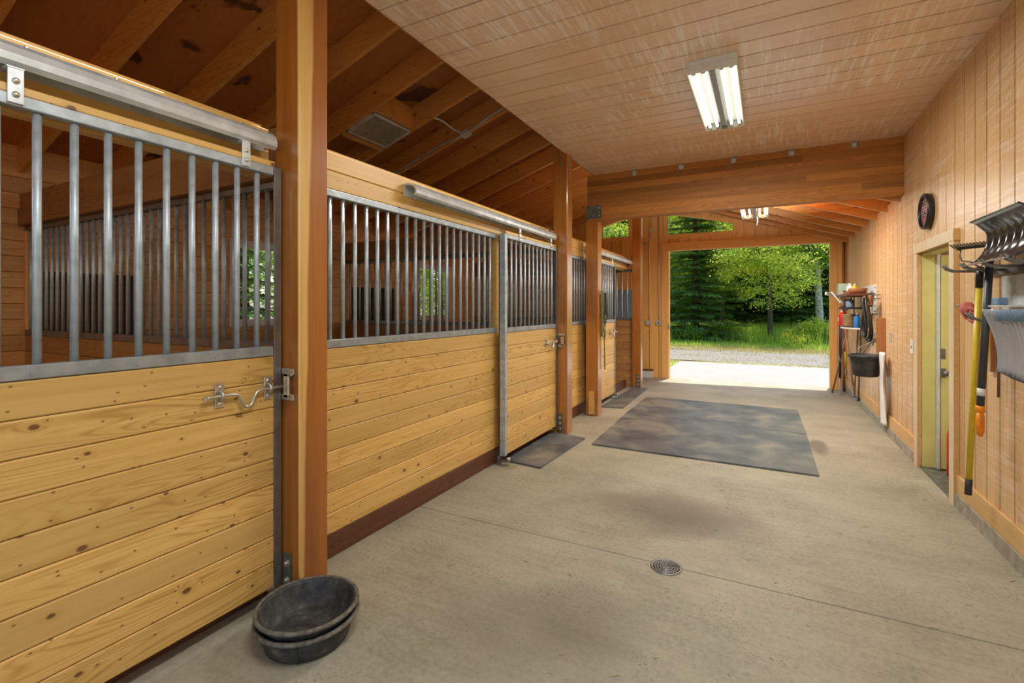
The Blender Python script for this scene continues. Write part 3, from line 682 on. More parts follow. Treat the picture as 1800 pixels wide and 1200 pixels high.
struct(rw.build('wall_rear_added', 'gable_ply'), 'unseen rear wall added to keep daylight off the near rafters', 'wall')  # added wall, blocks rear daylight so the near rafters stay dark
# ------------------------------------------------------------------ posts
def post(y0, y1, x0, x1, ztop, label, mat='post'):
    o = thing('timber_post', label, 'post', ((x0 + x1) / 2, (y0 + y1) / 2, 0))
    b = MB(); b.obox(V(((x0 + x1) / 2, (y0 + y1) / 2, ztop / 2)), X, Y, Z, x1 - x0, y1 - y0, ztop, 0.006)
    b.build('post_shaft', mat, o); return o
PX0, PX1 = -2.25, -2.07
p1 = post(1.66, 1.84, PX0, PX1, ZRG, 'nearest square timber post, floor to roof behind the black feed pans', 'post_sap')
p2 = post(5.37, 5.54, PX0, PX1, ZRG, 'square timber post beside the closed middle stall door')
p4 = post(6.46, 6.63, -2.215, -2.04, 2.70, 'timber post under the steel bracket of the cross beam')
p5 = post(9.05, 9.20, -2.20, -2.04, ZRG, 'farthest timber post, beside the open stall doorway')
def base_bracket(parent, y, xa, zs, z0, z1, two=True):
    b = MB(); b.box(xa, xa + 0.06, y - 0.006, y - 0.0005, z0, z1); bb = b.build('base_bracket', 'plate', parent)
    for zb in zs:
        q = MB(); q.cyl((xa + 0.03, y - 0.006, zb), (xa + 0.03, y - 0.009, zb), 0.019, 16); q.cyl((xa + 0.03, y - 0.009, zb), (xa + 0.03, y - 0.020, zb), 0.012, 6); q.build('bolt', 'zinc', bb)
base_bracket(p1, 1.66, -2.185, (0.115, 0.20), 0.05, 0.25)
base_bracket(p2, 5.37, -2.19, (0.06, 0.125, 0.19), 0.01, 0.24)
base_bracket(p5, 9.05, -2.12, (0.07, 0.14, 0.21), 0.01, 0.26)
for zb in (3.20, 3.27): MB().cyl((-2.16, 5.37, zb), (-2.16, 5.355, zb), 0.016, 8).build('top_bolt', 'steel_dark', p2)
MB().box(-2.17, -2.09, 6.449, 6.4595, 0.02, 0.34).build('patch_block', 'pine', p4)

# ------------------------------------------------------------------ stall fronts
BAR_R = 0.0127
bar_cache = {}
def bars(parent, pts, z0, z1, mat='galv', r=BAR_R):
    off = ORG[parent.name]
    key = (round(z1 - z0, 4), mat, r)
    for (x, y) in pts:
        if key in bar_cache:
            o = bpy.data.objects.new('bar', bar_cache[key]); COL.objects.link(o)
        else:
            mb = MB().cyl((0, 0, 0), (0, 0, z1 - z0), r, 14)
            o = mb.build('bar', mat); bar_cache[key] = o.data
        o.parent = parent; o.location = V((x, y, z0)) - off
        ORG[o.name] = V((x, y, z0))
RZ0, RZ1, RT0, RT1 = 1.257, 1.305, 2.165, 2.205      # lower rail, upper rail of the grilles
HZ0, HZ1 = 2.207, 2.43
SW, PT = 0.02, 0.038
def frange(a, b2, step): 
    n = int(math.floor((b2 - a) / step + 1e-6)); return [a + i * step for i in range(n + 1)]
def stall_front(y0, y1, fy0, fy1, label, hy0=None):
    """fixed front of one bay: header across the bay, planked and barred panel where fixed, dark sill board"""
    o = thing('stall_enclosure', label, 'stall front', (XW, (y0 + y1) / 2, 0))
    MB().planks((XW, y0, HZ0), Y, Z, X, y1 - y0, HZ1 - HZ0, 2, 0.045, 0.005).build('header_board', 'pine', o)
    MB().box(XW - 0.12, XW - 0.052, y0, y1, HZ0 - 0.02, HZ1 + 0.03).build('header_beam', 'pine', o)
    MB().box(XW - 0.05, XW - 0.004, y0, y1, 0.0, 0.145).build('sill_board', 'sill', o)
    if fy1 > fy0:
        MB().planks((XW, fy0, 0.146), Y, Z, X, fy1 - fy0, RZ0 - 0.147, 9, 0.04, 0.005).build('plank_panel', 'pine', o)
        r = MB(); r.box(XW - 0.042, XW + 0.004, fy0, fy1, RZ0, RZ1)
        for yy in frange(fy0 + 0.25, fy1 - 0.1, 0.62): r.cyl((XW + 0.004, yy, RZ0 + 0.02), (XW + 0.007, yy, RZ0 + 0.02), 0.006, 8)
        r.build('lower_rail', 'rail_steel', o)
        r = MB(); r.box(XW - 0.042, XW + 0.004, fy0, fy1, RT0, RT1); r.build('upper_rail', 'galv', o)
        ys_ = frange(fy0 + 0.03, fy1 - 0.02, 0.1005)
        bars(o, [(XW - 0.02, q) for q in ys_], RZ1 - 0.004, RT0 + 0.004)
    return o
sfA = stall_front(-0.99, 1.655, -0.99, 0.40, 'wooden header and sill of the nearest stall behind its sliding door')
sfB = stall_front(1.845, 5.365, 1.845, 4.09, 'fixed knotty pine and barred front of the middle stall between two posts')
sfC = stall_front(5.545, 9.045, 5.545, 7.80, 'fixed pine and barred front of the far stall behind the lead rope post')
jq = MB(); jq.box(XW - 0.09, XW - 0.005, 4.092, 4.135, 0.146, HZ0); jq.build('jamb_stud', 'pine', sfB)

# ------------------------------------------------------------------ stall partitions
def partition(y, label, x1=-2.345, bar_mat='galv'):
    o = thing('stall_partition', label, 'stall partition', ((XB + x1) / 2, y, 0.02))
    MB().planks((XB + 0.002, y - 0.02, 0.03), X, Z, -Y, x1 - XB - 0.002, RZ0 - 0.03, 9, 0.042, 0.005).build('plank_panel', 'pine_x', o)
    MB().box(XB + 0.002, x1, y - 0.022, y + 0.022, RZ0, RZ1).build('lower_rail', 'steel_dark', o)
    MB().box(XB + 0.002, x1, y - 0.022, y + 0.022, RT0, RT1).build('upper_rail', 'steel_dark', o)
    xs_ = frange(XB + 0.06, x1 - 0.03, 0.1016)
    bars(o, [(q, y) for q in xs_], RZ1 - 0.004, RT0 + 0.004)
    b = MB(); b.box(XB + 0.002, x1, y - 0.07, y + 0.07, RT1 + 0.001, 2.34); b.box(XB + 0.002, x1, y - 0.055, y + 0.055, 2.341, 2.48)
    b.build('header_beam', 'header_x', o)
    MB().box(XB + 0.002, XB + 0.05, y - 0.03, y + 0.03, RZ1, RT0).build('end_post', 'pine_in', o)
    return o
PY = (1.80, 5.455, 9.125)
partition(PY[0], 'barred partition between the nearest and the middle stall')
partition(PY[1], 'barred partition between the middle and the far stall')
partition(PY[2], 'barred partition at the far side of the far stall, seen through its open doorway', x1=-2.212)
def black_panel(y0, y1, label):
    m = MB(); m.box(XB + 0.001, XB + 0.03, y0, y1, 0.022, 1.82); m.box(XB + 0.03, XB + 0.04, y0, y0 + 0.05, 0.022, 1.82); m.box(XB + 0.03, XB + 0.04, y1 - 0.05, y1, 0.022, 1.82); m.box(XB + 0.03, XB + 0.04, y0 + 0.05, y1 - 0.05, 1.77, 1.82)
    tag(m.build('black_panel', 'black_panel', None, (XB, (y0 + y1) / 2, 0.022)), label, 'panel')
black_panel(1.86, 2.66, 'flat black panel on the back wall of the middle stall, behind the nearest door bars')
black_panel(5.55, 6.48, 'flat black panel on the back wall of the far stall, behind the middle stall bars')
tag(MB().box(-3.6, -2.42, 10.50, 10.53, 0.0, 1.88).build('blue_board', 'blue_grey', None, (-3.0, 10.5, 0)), 'blue-grey board behind the bars of the open far stall', 'board')

# ------------------------------------------------------------------ sliding doors
def sliding_door(y0, y1, label, latch=True, zb=0.085, edge_far='steel_dark', rail='galv', near_channel='galv'):
    o = thing('stall_door', label, 'sliding stall door', (XD - 0.03, (y0 + y1) / 2, zb))
    xb = XD - 0.055
    MB().planks((XD - 0.006, y0 + 0.045, zb + 0.004), Y, Z, X, y1 - y0 - 0.085, RZ0 - zb - 0.005, 9, 0.04, 0.0055).build('plank_panel', 'pine', o)
    # channels
    c = MB(); c.box(xb, XD, y1 - 0.004, y1, zb, RT1); c.box(XD - 0.003, XD + 0.001, y1 - 0.040, y1, zb, RT1)
    for zq in frange(zb + 0.12, RT1 - 0.05, 0.30): c.cyl((XD, y1 - 0.02, zq), (XD + 0.004, y1 - 0.02, zq), 0.005, 8)
    c.build('stile', edge_far, o)
    c = MB(); c.box(xb, XD, y0, y0 + 0.004, zb, RT1); c.box(XD - 0.003, XD + 0.001, y0, y0 + 0.045, zb, RT1)
    c.build('stile', near_channel, o)
    c = MB(); c.box(xb + 0.008, XD - 0.002, y0 + 0.046, y1 - 0.041, RZ0, RZ1)
    for yy in frange(y0 + 0.3, y1 - 0.15, 0.31): c.cyl((XD - 0.002, yy, RZ0 + 0.018), (XD + 0.002, yy, RZ0 + 0.018), 0.006, 8)
    c.build('lower_rail', 'rail_steel', o)
    c = MB(); c.box(xb + 0.008, XD - 0.002, y0 + 0.046, y1 - 0.041, RT0, RT1); c.build('upper_rail', rail, o)
    yb = frange(y1 - 0.04 - 0.075, y0 + 0.05, -0.1016) if False else [y1 - 0.115 - 0.1016 * i for i in range(int((y1 - y0 - 0.15) / 0.1016) + 1)]
    bars(o, [(XD - 0.027, q) for q in yb], RZ1 - 0.004, RT0 + 0.004)
    MB().box(xb + 0.01, XD - 0.004, y0 + 0.03, y1 - 0.03, RT1, RT1 + 0.03).build('top_board', 'pine', o)
    for yh in (y1 - 0.19, y1 - 0.99):
        hg = MB(); hg.box(XD - 0.001, XD + 0.005, yh - 0.02, yh + 0.02, 2.172, 2.285); hg.box(XD - 0.03, XD + 0.005, yh - 0.022, yh + 0.022, 2.2855, 2.291)
        hg.cyl((XD - 0.018, yh, 2.291), (XD - 0.018, yh, 2.315), 0.007, 8)
        hp = hg.build('hanger', 'galv_bright', o)
        for zq in (2.20, 2.245):
            MB().lathe([(0, 0.009), (0.006, 0.009), (0.010, 0.004), (0.0105, 0)], (XD + 0.005, yh, zq), 10, axis=X).build('bolt', 'zinc', hp)
    if latch:
        zl = 1.10; xl = XD + 0.02
        pts = [(xl + 0.035, y1 - 0.40, zl - 0.002), (xl + 0.005, y1 - 0.397, zl)] + [(xl, y1 - 0.38 + 0.02 * i, zl) for i in range(6)]
        for (dy, dz) in ((-0.245, -0.004), (-0.232, -0.018), (-0.222, -0.045), (-0.208, -0.066), (-0.19, -0.07), (-0.172, -0.06), (-0.16, -0.03), (-0.148, -0.008), (-0.13, 0.0), (-0.06, 0), (0.0, 0), (0.009, 0)):
            pts.append((xl, y1 + dy, zl + dz))
        rod = MB().tube(pts, 0.0075, 10).build('slide_bolt', 'zinc', o)
        for yk in (y1 - 0.315, y1 - 0.075):
            k = MB(); k.box(XD - 0.005, XD + 0.001, yk - 0.021, yk + 0.021, zl - 0.055, zl + 0.055)
            k.tube([(XD + 0.002, yk, zl - 0.022), (XD + 0.018, yk, zl - 0.016), (XD + 0.031, yk, zl), (XD + 0.018, yk, zl + 0.016), (XD + 0.002, yk, zl + 0.022)], 0.006, 8)
            for zq in (-0.038, 0.038): k.lathe([(0, 0.004), (0.006, 0.003), (0.008, 0)], (XD + 0.001, yk, zl + zq), 10, axis=X)
            k.build('bolt_keeper', 'zinc', rod)
    return o
sd1 = sliding_door(0.40, 1.648, 'nearest sliding stall door, knotty pine below steel bars, closed with a bent bolt', near_channel='galv')
sd2 = sliding_door(4.045, 5.358, 'closed sliding door of the middle stall beside the second timber post', near_channel='galv')
sd3 = sliding_door(6.655, 7.885, 'farthest sliding stall door, pushed open behind the hanging lead rope')
# receiver brackets on the posts
for (yp, par) in ((1.66, p1), (5.37, p2)):
    k = MB(); k.box(-2.186, -2.10, yp - 0.012, yp - 0.0005, 1.16, 1.19); k.box(-2.186, -2.10, yp - 0.012, yp - 0.0005, 1.03, 1.06)
    k.box(-2.135, -2.10, yp - 0.042, yp - 0.032, 1.05, 1.17); k.box(-2.135, -2.10, yp - 0.042, yp - 0.012, 1.155, 1.17); k.box(-2.135, -2.10, yp - 0.042, yp - 0.012, 1.05, 1.065)
    k.build('bolt_receiver', 'zinc', par)
# floor guides at the near edge of doors 2 and 3
for y0, lab in ((4.05, 'small roller guide on the floor at the near edge of the middle stall door'), (7.86, 'small roller guide on the sill at the edge of the open far stall door')):
    o = thing('door_guide', lab, 'door guide', (XD, y0, 0.0))
    k = MB(); k.box(XD - 0.06, XD + 0.05, y0 - 0.03, y0 + 0.03, 0.05, 0.058) if y0 > 5 else k.box(XD - 0.06, XD + 0.05, y0 - 0.03, y0 + 0.03, 0.04, 0.048)
    k.box(XD - 0.07, XD - 0.055, y0 - 0.03, y0 + 0.03, 0.0, 0.08); k.build('guide_bracket', 'steel_dark', o)
    MB().lathe([(0, 0), (0.018, 0), (0.02, 0.006), (0.02, 0.022), (0.018, 0.028), (0, 0.028)], (XD + 0.035, y0, 0.049 if y0 < 5 else 0.059), 16).build('roller', 'zinc', o)
# tracks
def track(y0, y1, label, mat='galv_bright'):
    o = thing('door_track', label, 'door track', (XW + 0.06, (y0 + y1) / 2, 2.29))
    x0, x1 = XW + 0.002, XW + 0.122
    prof = [(x0, 2.30), (x0, 2.385), (x0 + 0.045, 2.388), (x0 + 0.085, 2.378), (x0 + 0.108, 2.358), (x0 + 0.118, 2.332), (x0 + 0.116, 2.308), (x0 + 0.10, 2.293), (x0 + 0.092, 2.300),
            (x0 + 0.104, 2.312), (x0 + 0.106, 2.330), (x0 + 0.098, 2.350), (x0 + 0.080, 2.366), (x0 + 0.045, 2.375), (x0 + 0.012, 2.372), (x0 + 0.012, 2.30)]
    m = MB(); vs = [(a, y0, b) for a, b in prof] + [(a, y1, b) for a, b in prof]; n = len(prof)
    F = [((i + 1) % n, i, i + n, (i + 1) % n + n) for i in range(n)] + [tuple(range(n)), tuple(range(2 * n - 1, n - 1, -1))]
    m.add(vs, F); m.build('rail', mat, o)
    for yy in frange(y0 + 0.15, y1 - 0.05, 0.26): MB().lathe([(0, 0.008), (0.006, 0.007), (0.009, 0)], (x0 + 0.055, yy, 2.386), 8, axis=V((0.2, 0, 1))).build('screw', 'zinc', o)
    return o
track(-0.75, 1.62, 'long bright metal door track above the nearest stall door')
track(2.72, 5.32, 'half-length metal door track on the header of the middle stall')
track(6.67, 9.03, 'metal door track above the open far stall doorway')

# ------------------------------------------------------------------ floor mats, drain, feed pans
def mat_(corners, label, cat='floor mat', th=0.016):
    m = MB(); m.prism([(a, b, 0.0005) for a, b in corners], (0, 0, th))
    cx = sum(a for a, b in corners) / 4; cy = sum(b for a, b in corners) / 4
    tag(m.build('rubber_mat', 'mat', None, (cx, cy, 0.0005)), label, cat)
mat_([(-2.29, 4.16), (-1.85, 4.11), (-1.815, 5.27), (-2.28, 5.36)], 'narrow dusty rubber mat on the floor at the middle stall door')
mat_([(-2.17, 7.06), (-1.867, 7.125), (-1.915, 9.04), (-2.19, 9.04)], 'narrow grey rubber mat on the floor at the open far stall doorway')
mat_([(-1.676, 5.083), (0.424, 5.06), (0.431, 6.633), (-1.733, 6.764)], 'nearer of two wide black rubber mats across the aisle floor')
mat_([(-1.735, 6.772), (0.431, 6.641), (0.416, 8.14), (-1.742, 8.216)], 'farther of two wide black rubber mats across the aisle floor')

o = thing('floor_drain', 'round metal drain grate set in the joint of the concrete floor', 'drain', (-0.507, 2.893, 0))
MB().lathe([(0.088, 0.0005), (0.088, 0.004), (0.076, 0.005), (0.074, 0.001)], (-0.507, 2.893, 0), 40).build('ring', 'steel_dark', o)
MB().lathe([(0.0, 0.0006), (0.0745, 0.0006)], (-0.507, 2.893, 0), 32).build('well_shade', 'black_panel', o)  # flat black disc painted as the shade inside the drain
g_ = MB()
for rr in (0.018, 0.034, 0.050, 0.064): g_.lathe([(rr - 0.004, 0.001), (rr - 0.004, 0.004), (rr + 0.004, 0.004), (rr + 0.004, 0.001)], (-0.507, 2.893, 0), 36)
for k in range(8):
    a = k * math.pi / 4 + 0.2; d = V((math.cos(a), math.sin(a), 0)); c_ = V((-0.507, 2.893, 0.0025))
    g_.obox(c_ + d * 0.04, d, d.cross(Z), Z, 0.072, 0.007, 0.003)
g_.build('grate', 'steel_dark', o)

def feed_pan(c, base, label, tilt=(0, 0), rb=0.178, rt=0.216, h=0.118):
    o = thing('feed_pan', label, 'feed pan', (c[0], c[1], base))
    n = 48
    prof = [(0.0, 0.0), (rb - 0.012, 0.0), (rb, 0.008), (rb + (rt - rb) * 0.5, h * 0.55), (rt - 0.004, h - 0.022), (rt - 0.006, h - 0.016), (rt - 0.008, h - 0.004), (rt - 0.012, h - 0.002), (rt - 0.016, h - 0.02), (rb + (rt - rb) * 0.5 - 0.012, h * 0.55), (rb - 0.008, 0.022), (rb - 0.02, 0.014), (0.0, 0.012)]
    b = MB().lathe(prof, (c[0], c[1], base), n)
    ob = b.build('pan_body', 'tub', o)
    r = MB().lathe([(rt - 0.004, h - 0.016), (rt + 0.007, h - 0.015), (rt + 0.010, h - 0.008), (rt + 0.007, h - 0.001), (rt - 0.003, h + 0.001), (rt - 0.008, h - 0.004), (rt - 0.007, h - 0.012)], (c[0], c[1], base), n, close=True)
    r.build('rolled_rim', 'tub_rim', o)
    seam = MB(); 
    for a in (-0.9, 2.24):
        d = V((math.cos(a), math.sin(a), 0)); seam.tube([V((c[0], c[1], base + 0.008)) + d * (rb + 0.001), V((c[0], c[1], base + h - 0.02)) + d * (rt - 0.003)], 0.0025, 6)
    seam.build('seam', 'tub', o)
    o.rotation_euler = (tilt[0], tilt[1], 0)
    return o
TC = (-1.845, 1.525)
feed_pan(TC, 0.0008, 'lower of two nested black rubber feed pans on the floor by the nearest post')
feed_pan((TC[0] - 0.004, TC[1] + 0.004), 0.034, 'upper of two nested black rubber feed pans, dusty inside, by the nearest post', rb=0.166, rt=0.214, h=0.125)

# ------------------------------------------------------------------ lights
def fixture(cx, y0, y1, zb, label, wires=None, power=58.0, up=0.0):
    wd = 0.345; cy = (y0 + y1) / 2
    o = thing('fluorescent_light', label, 'ceiling light', (cx, cy, zb))
    h = MB(); x0, x1 = cx - wd / 2, cx + wd / 2
    if up: h.box(cx - 0.03, cx + 0.03, y0, y1, zb + 0.055, zb + 0.075)   # open frame, made for the uplight added to brighten the rafters
    else: h.box(x0, x1, y0, y1, zb + 0.055, zb + 0.095)                  # back tray
    h.box(x0, x1, y0, y0 + 0.012, zb, zb + 0.0545); h.box(x0, x1, y1 - 0.012, y1, zb, zb + 0.0545)
    for xx in (x0, x1):
        s_ = 1 if xx < cx else -1
        h.prism([(xx, y0 + 0.0125, zb), (xx + s_ * 0.006, y0 + 0.0125, zb), (xx + s_ * 0.03, y0 + 0.0125, zb + 0.0545), (xx, y0 + 0.0125, zb + 0.0545)], (0, y1 - y0 - 0.025, 0))
    h.build('housing', 'white_metal', o)
    MB().box(cx - 0.022, cx + 0.022, y0 + 0.013, y1 - 0.11, zb - 0.004, zb + 0.054).build('ballast_channel', 'grey_paint', o)
    MB().box(cx - 0.024, cx + 0.024, y1 - 0.109, y1 - 0.013, zb - 0.006, zb + 0.054).build('sensor', 'plate', o)
    for q in (-0.128, -0.062, 0.062, 0.128):
        MB().cyl((cx + q, y0 + 0.05, zb + 0.024), (cx + q, y1 - 0.05, zb + 0.024), 0.0127, 14).build('tube', 'tube', o)
        e = MB(); e.box(cx + q - 0.014, cx + q + 0.014, y0 + 0.0125, y0 + 0.05, zb + 0.004, zb + 0.05); e.box(cx + q - 0.014, cx + q + 0.014, y1 - 0.05, y1 - 0.0125, zb + 0.004, zb + 0.05); e.build('lamp_holder', 'ceramic_w', o)
    for pw, zz_, flip in ((power, zb - 0.008, 0.0), (up, zb + 0.085, math.pi)):
        if not pw: continue
        al = bpy.data.lights.new('lamp_light', 'AREA'); al.shape = 'RECTANGLE'; al.size = wd - 0.03; al.size_y = y1 - y0 - 0.1; al.energy = pw; al.color = (1.0, 0.97, 0.91)
        ao = bpy.data.objects.new('lamp_light', al); COL.objects.link(ao); ao.parent = o; ao.location = V((cx, cy, zz_)) - ORG[o.name]; ao.rotation_euler = (flip, 0, 0)
    if wires:
        k = MB()
        for (xx, yy, zt) in wires: k.cyl((xx, yy, zb + 0.09), (xx, yy, zt), 0.003, 6)
        k.build('hanging_wire', 'conduit', o)
    return o
fixture(-0.345, 3.79, 5.10, ZC - 0.0955, 'large four-tube fluorescent light on the flat plywood ceiling')
fixture(-0.13, 6.75, 7.95, 2.80, 'farther fluorescent light hanging under the rafters near the doorway', [(-0.13, 6.80, 3.11), (-0.13, 7.90, 3.11)], power=75.0, up=110.0)  # upward light added to this lamp to brighten the far rafters
fixture(-0.345, 0.15, 1.46, ZC - 0.0955, 'added fluorescent light on the ceiling above the viewer, out of frame', power=40.0)  # unseen fixture added to brighten the near end of the aisle
cord = MB().tube([(-0.10, 7.80, 2.79), (-0.095, 7.80, 2.74), (-0.105, 7.80, 2.68)], 0.003, 6)
tag(cord.build('pull_cord', 'white', None, (-0.10, 7.80, 2.68)), 'short pull cord hanging from the farther fluorescent light', 'cord')

sl_ = thing('added_light', 'added light near the rear wall of the nearest stall, out of view', 'ceiling light', (-4.0, -0.55, 2.70))  # unseen lamp added to brighten the stall interior
MB().box(-4.3, -3.7, -0.65, -0.45, 2.71, 2.77).build('housing', 'white_metal', sl_)
q = MB(); q.cyl((-4.25, -0.55, 2.77), (-4.25, -0.55, zroof(-4.25)), 0.006, 8); q.cyl((-3.75, -0.55, 2.77), (-3.75, -0.55, zroof(-3.75)), 0.006, 8); q.build('hanging_rod', 'conduit', sl_)
al = bpy.data.lights.new('added_stall_light', 'AREA'); al.shape = 'RECTANGLE'; al.size = 0.5; al.size_y = 0.15; al.energy = 15; al.color = (1, 0.97, 0.91)
ao = bpy.data.objects.new('added_stall_light', al); COL.objects.link(ao); ao.parent = sl_; ao.location = (0, 0, 0)
# ------------------------------------------------------------------ roof vent and conduits
o = thing('roof_vent', 'grey louvred vent grille between two rafters above the middle stall', 'vent', (-3.6, 3.89, zroof(-3.6)))
yv0, yv1 = YR0 + 0.61 * 3 + 0.022, YR0 + 0.61 * 4 - 0.022
x0, x1 = -3.79, -3.42
a = V((x0, yv0, zroof(x0) - 0.01)); dx = V((x1 - x0, 0, zroof(x1) - zroof(x0))); dn = V((PITCH, 0, -1)).normalized()
f = MB(); L_ = dx.length; du = dx.normalized()
f.obox(a + dx / 2 + Y * 0.015, du, Y, dn, L_, 0.03, 0.03); f.obox(a + dx / 2 + Y * (yv1 - yv0 - 0.015), du, Y, dn, L_, 0.03, 0.03)
f.obox(a + Y * (yv1 - yv0) / 2 + du * 0.012, du, Y, dn, 0.024, yv1 - yv0, 0.03); f.obox(a + dx + Y * (yv1 - yv0) / 2 - du * 0.012, du, Y, dn, 0.024, yv1 - yv0, 0.03)
f.build('frame', 'galv_bright', o)
s_ = MB()
for i in range(26):
    p = a + du * (0.03 + (L_ - 0.06) * i / 25) + Y * (yv1 - yv0) / 2
    s_.obox(p, (du * 0.6 - dn * 0.8).normalized(), Y, (du * 0.8 + dn * 0.6).normalized(), 0.018, yv1 - yv0 - 0.06, 0.0025)
s_.obox(a + dx / 2 + Y * (yv1 - yv0) / 2 - dn * 0.03, du, Y, dn, L_ - 0.03, yv1 - yv0 - 0.04, 0.004)
s_.build('louvre_grille', 'steel_dark', o)
xs0, xs1 = x1 + 0.005, x1 + 0.03
MB().prism([(xs0, yv0, zroof(xs0) + 0.0), (xs1, yv0, zroof(xs1) + 0.0), (xs1, yv0, zroof(xs1) + 0.22), (xs0, yv0, zroof(xs0) + 0.22)], (0, yv1 - yv0, 0)).build('shroud_panel', 'rafter', o)
MB().obox(a + Y * (yv1 - yv0) / 2 - du * 0.05, du, Y, dn, 0.05, yv1 - yv0, 0.03).build('support_cleat', 'rafter', o)

yj = YR0 + 0.61 * 5
o = thing('junction_box', 'small metal junction box with conduits under the left rafters', 'junction box', (-3.09, yj - 0.04, zroof(-3.09)))
def rp(x, y, d): return V((x, y, zroof(x) - d))
MB().obox(rp(-3.09, yj - 0.05, 0.02), V((1, 0, PITCH)).normalized(), Y, V((-PITCH, 0, 1)).normalized(), 0.11, 0.11, 0.045).build('box', 'galv_bright', o)
yk = YR0 + 0.61 * 4
MB().tube([rp(-3.11, yj - 0.10, 0.02), rp(-3.12, yj - 0.25, 0.02), rp(-3.10, yk + 0.14, 0.02), rp(-3.11, yk + 0.07, 0.01), rp(-3.16, yk + 0.03, -0.02), rp(-3.5, yk + 0.03, -0.03), rp(-3.75, yk + 0.03, -0.03)], 0.011, 8).build('conduit', 'galv_bright', o)
MB().tube([rp(-3.05, yj - 0.05, 0.01), rp(-2.96, yj - 0.05, 0.01), rp(-2.86, yj - 0.034, -0.02), rp(-2.78, yj - 0.034, -0.03), rp(-2.35, yj - 0.034, -0.03)], 0.011, 8).build('conduit', 'galv', o)
MB().tube([rp(-3.15, yj - 0.05, 0.01), rp(-3.24, yj - 0.05, 0.01), rp(-3.34, yj - 0.034, -0.02), rp(-3.45, yj - 0.034, -0.03), rp(-4.6, yj - 0.034, -0.03)], 0.011, 8).build('conduit', 'galv', o)
# far gable wall conduits
yw = YE - 0.018
o = thing('wall_conduit', 'metal conduit with a junction box and socket, left one on the far gable wall', 'conduit', (-2.2, YE, 1.13))
MB().tube([(-2.165, yw, 3.12), (-2.165, yw, 2.95), (-2.20, yw, 2.84), (-2.205, yw, 2.75), (-2.205, yw, 1.22)], 0.010, 8).build('pipe', 'conduit', o)
MB().tube([(-2.175, yw, 3.10), (-2.20, yw, 2.93), (-2.26, yw, 2.86), (-2.36, yw, 2.86)], 0.010, 8).build('pipe', 'conduit', o)
MB().tube([(-2.135, yw, 3.2), (-2.135, yw, 3.62)], 0.010, 8).build('pipe', 'conduit', o)
MB().box(-2.21, -2.11, YE - 0.045, YE - 0.001, 3.10, 3.20).build('junction_box', 'conduit', o)
MB().box(-2.275, -2.155, YE - 0.045, YE - 0.001, 1.12, 1.22).build('socket_box', 'conduit', o)
o = thing('wall_conduit', 'straight metal conduit ending in a socket box beside the far doorway', 'conduit', (-1.99, YE, 1.13))
MB().tube([(-2.01, yw, 3.68), (-2.01, yw, 1.22)], 0.010, 8).build('pipe', 'conduit', o)
sb = MB().box(-2.06, -1.955, YE - 0.045, YE - 0.001, 1.12, 1.22).build('socket_box', 'conduit', o)
MB().box(-2.02, -1.995, YE - 0.049, YE - 0.0455, 1.15, 1.19).build('socket_face', 'black', sb)
o = thing('utility_box', 'small grey metal box on the floor against the far gable wall', 'box', (-2.27, YE, 0))
MB().box(-2.36, -2.13, YE - 0.10, YE - 0.002, 0.0, 0.15).build('box_body', 'white_metal', o)
MB().box(-2.375, -2.115, YE - 0.115, YE - 0.001, 0.151, 0.175).build('box_lid', 'sill', o)
tag(MB().box(-2.038, -2.022, 9.06, 9.10, 2.80, 3.20).build('door_stop_strip', 'white_metal', None, (-2.03, 9.08, 2.8)), 'short white metal strip high on the farthest timber post', 'strip')

# ------------------------------------------------------------------ lead rope and halter on the fourth post
xr_ = -2.04
o = thing('lead_rope', 'olive lead rope and black halter hanging on the beam post', 'lead rope', (-2.02, 6.60, 1.7))
MB().tube([(-2.04, 6.60, 1.72), (-2.005, 6.60, 1.725), (-1.99, 6.60, 1.745)], 0.006, 8).build('hook', 'steel_dark', o)
def loop(y0, y1, zt, zb, x, n=26, ph=0.0):
    pts = []
    for i in range(n + 1):
        a = math.pi * i / n; yy = (y0 + y1) / 2 - (y1 - y0) / 2 * math.cos(a)
        pts.append((x + 0.01 * math.sin(3 * a + ph), yy, zt - (zt - zb) * max(0.0, math.sin(a)) ** 0.55))
    return pts
rp_ = MB(); rp_.tube(loop(6.545, 6.66, 1.715, 1.10, -2.018), 0.0085, 8); rp_.tube(loop(6.56, 6.72, 1.70, 1.20, -2.012, ph=1), 0.0085, 8); rp_.tube(loop(6.575, 6.70, 1.71, 1.06, -2.008, ph=2), 0.0085, 8)
rp_.tube([(-2.012, 6.66, 1.30), (-2.01, 6.67, 1.15), (-2.008, 6.655, 1.0), (-2.01, 6.675, 0.88), (-2.008, 6.665, 0.76), (-2.01, 6.69, 0.62)], 0.008, 8)
rp_.build('rope', 'rope', o)
hl = MB(); hl.tube(loop(6.58, 6.70, 1.71, 1.38, -2.0), 0.011, 6); hl.tube(loop(6.60, 6.76, 1.55, 1.33, -1.998, ph=1.5), 0.010, 6); hl.tube([(-2.0, 6.58, 1.3), (-1.995, 6.64, 1.285), (-2.0, 6.72, 1.30)], 0.010, 6); hl.tube([(-2.0, 6.62, 1.7), (-1.997, 6.66, 1.5), (-2.0, 6.70, 1.44)], 0.011, 6)
hl.build('halter', 'rope_dark', o)

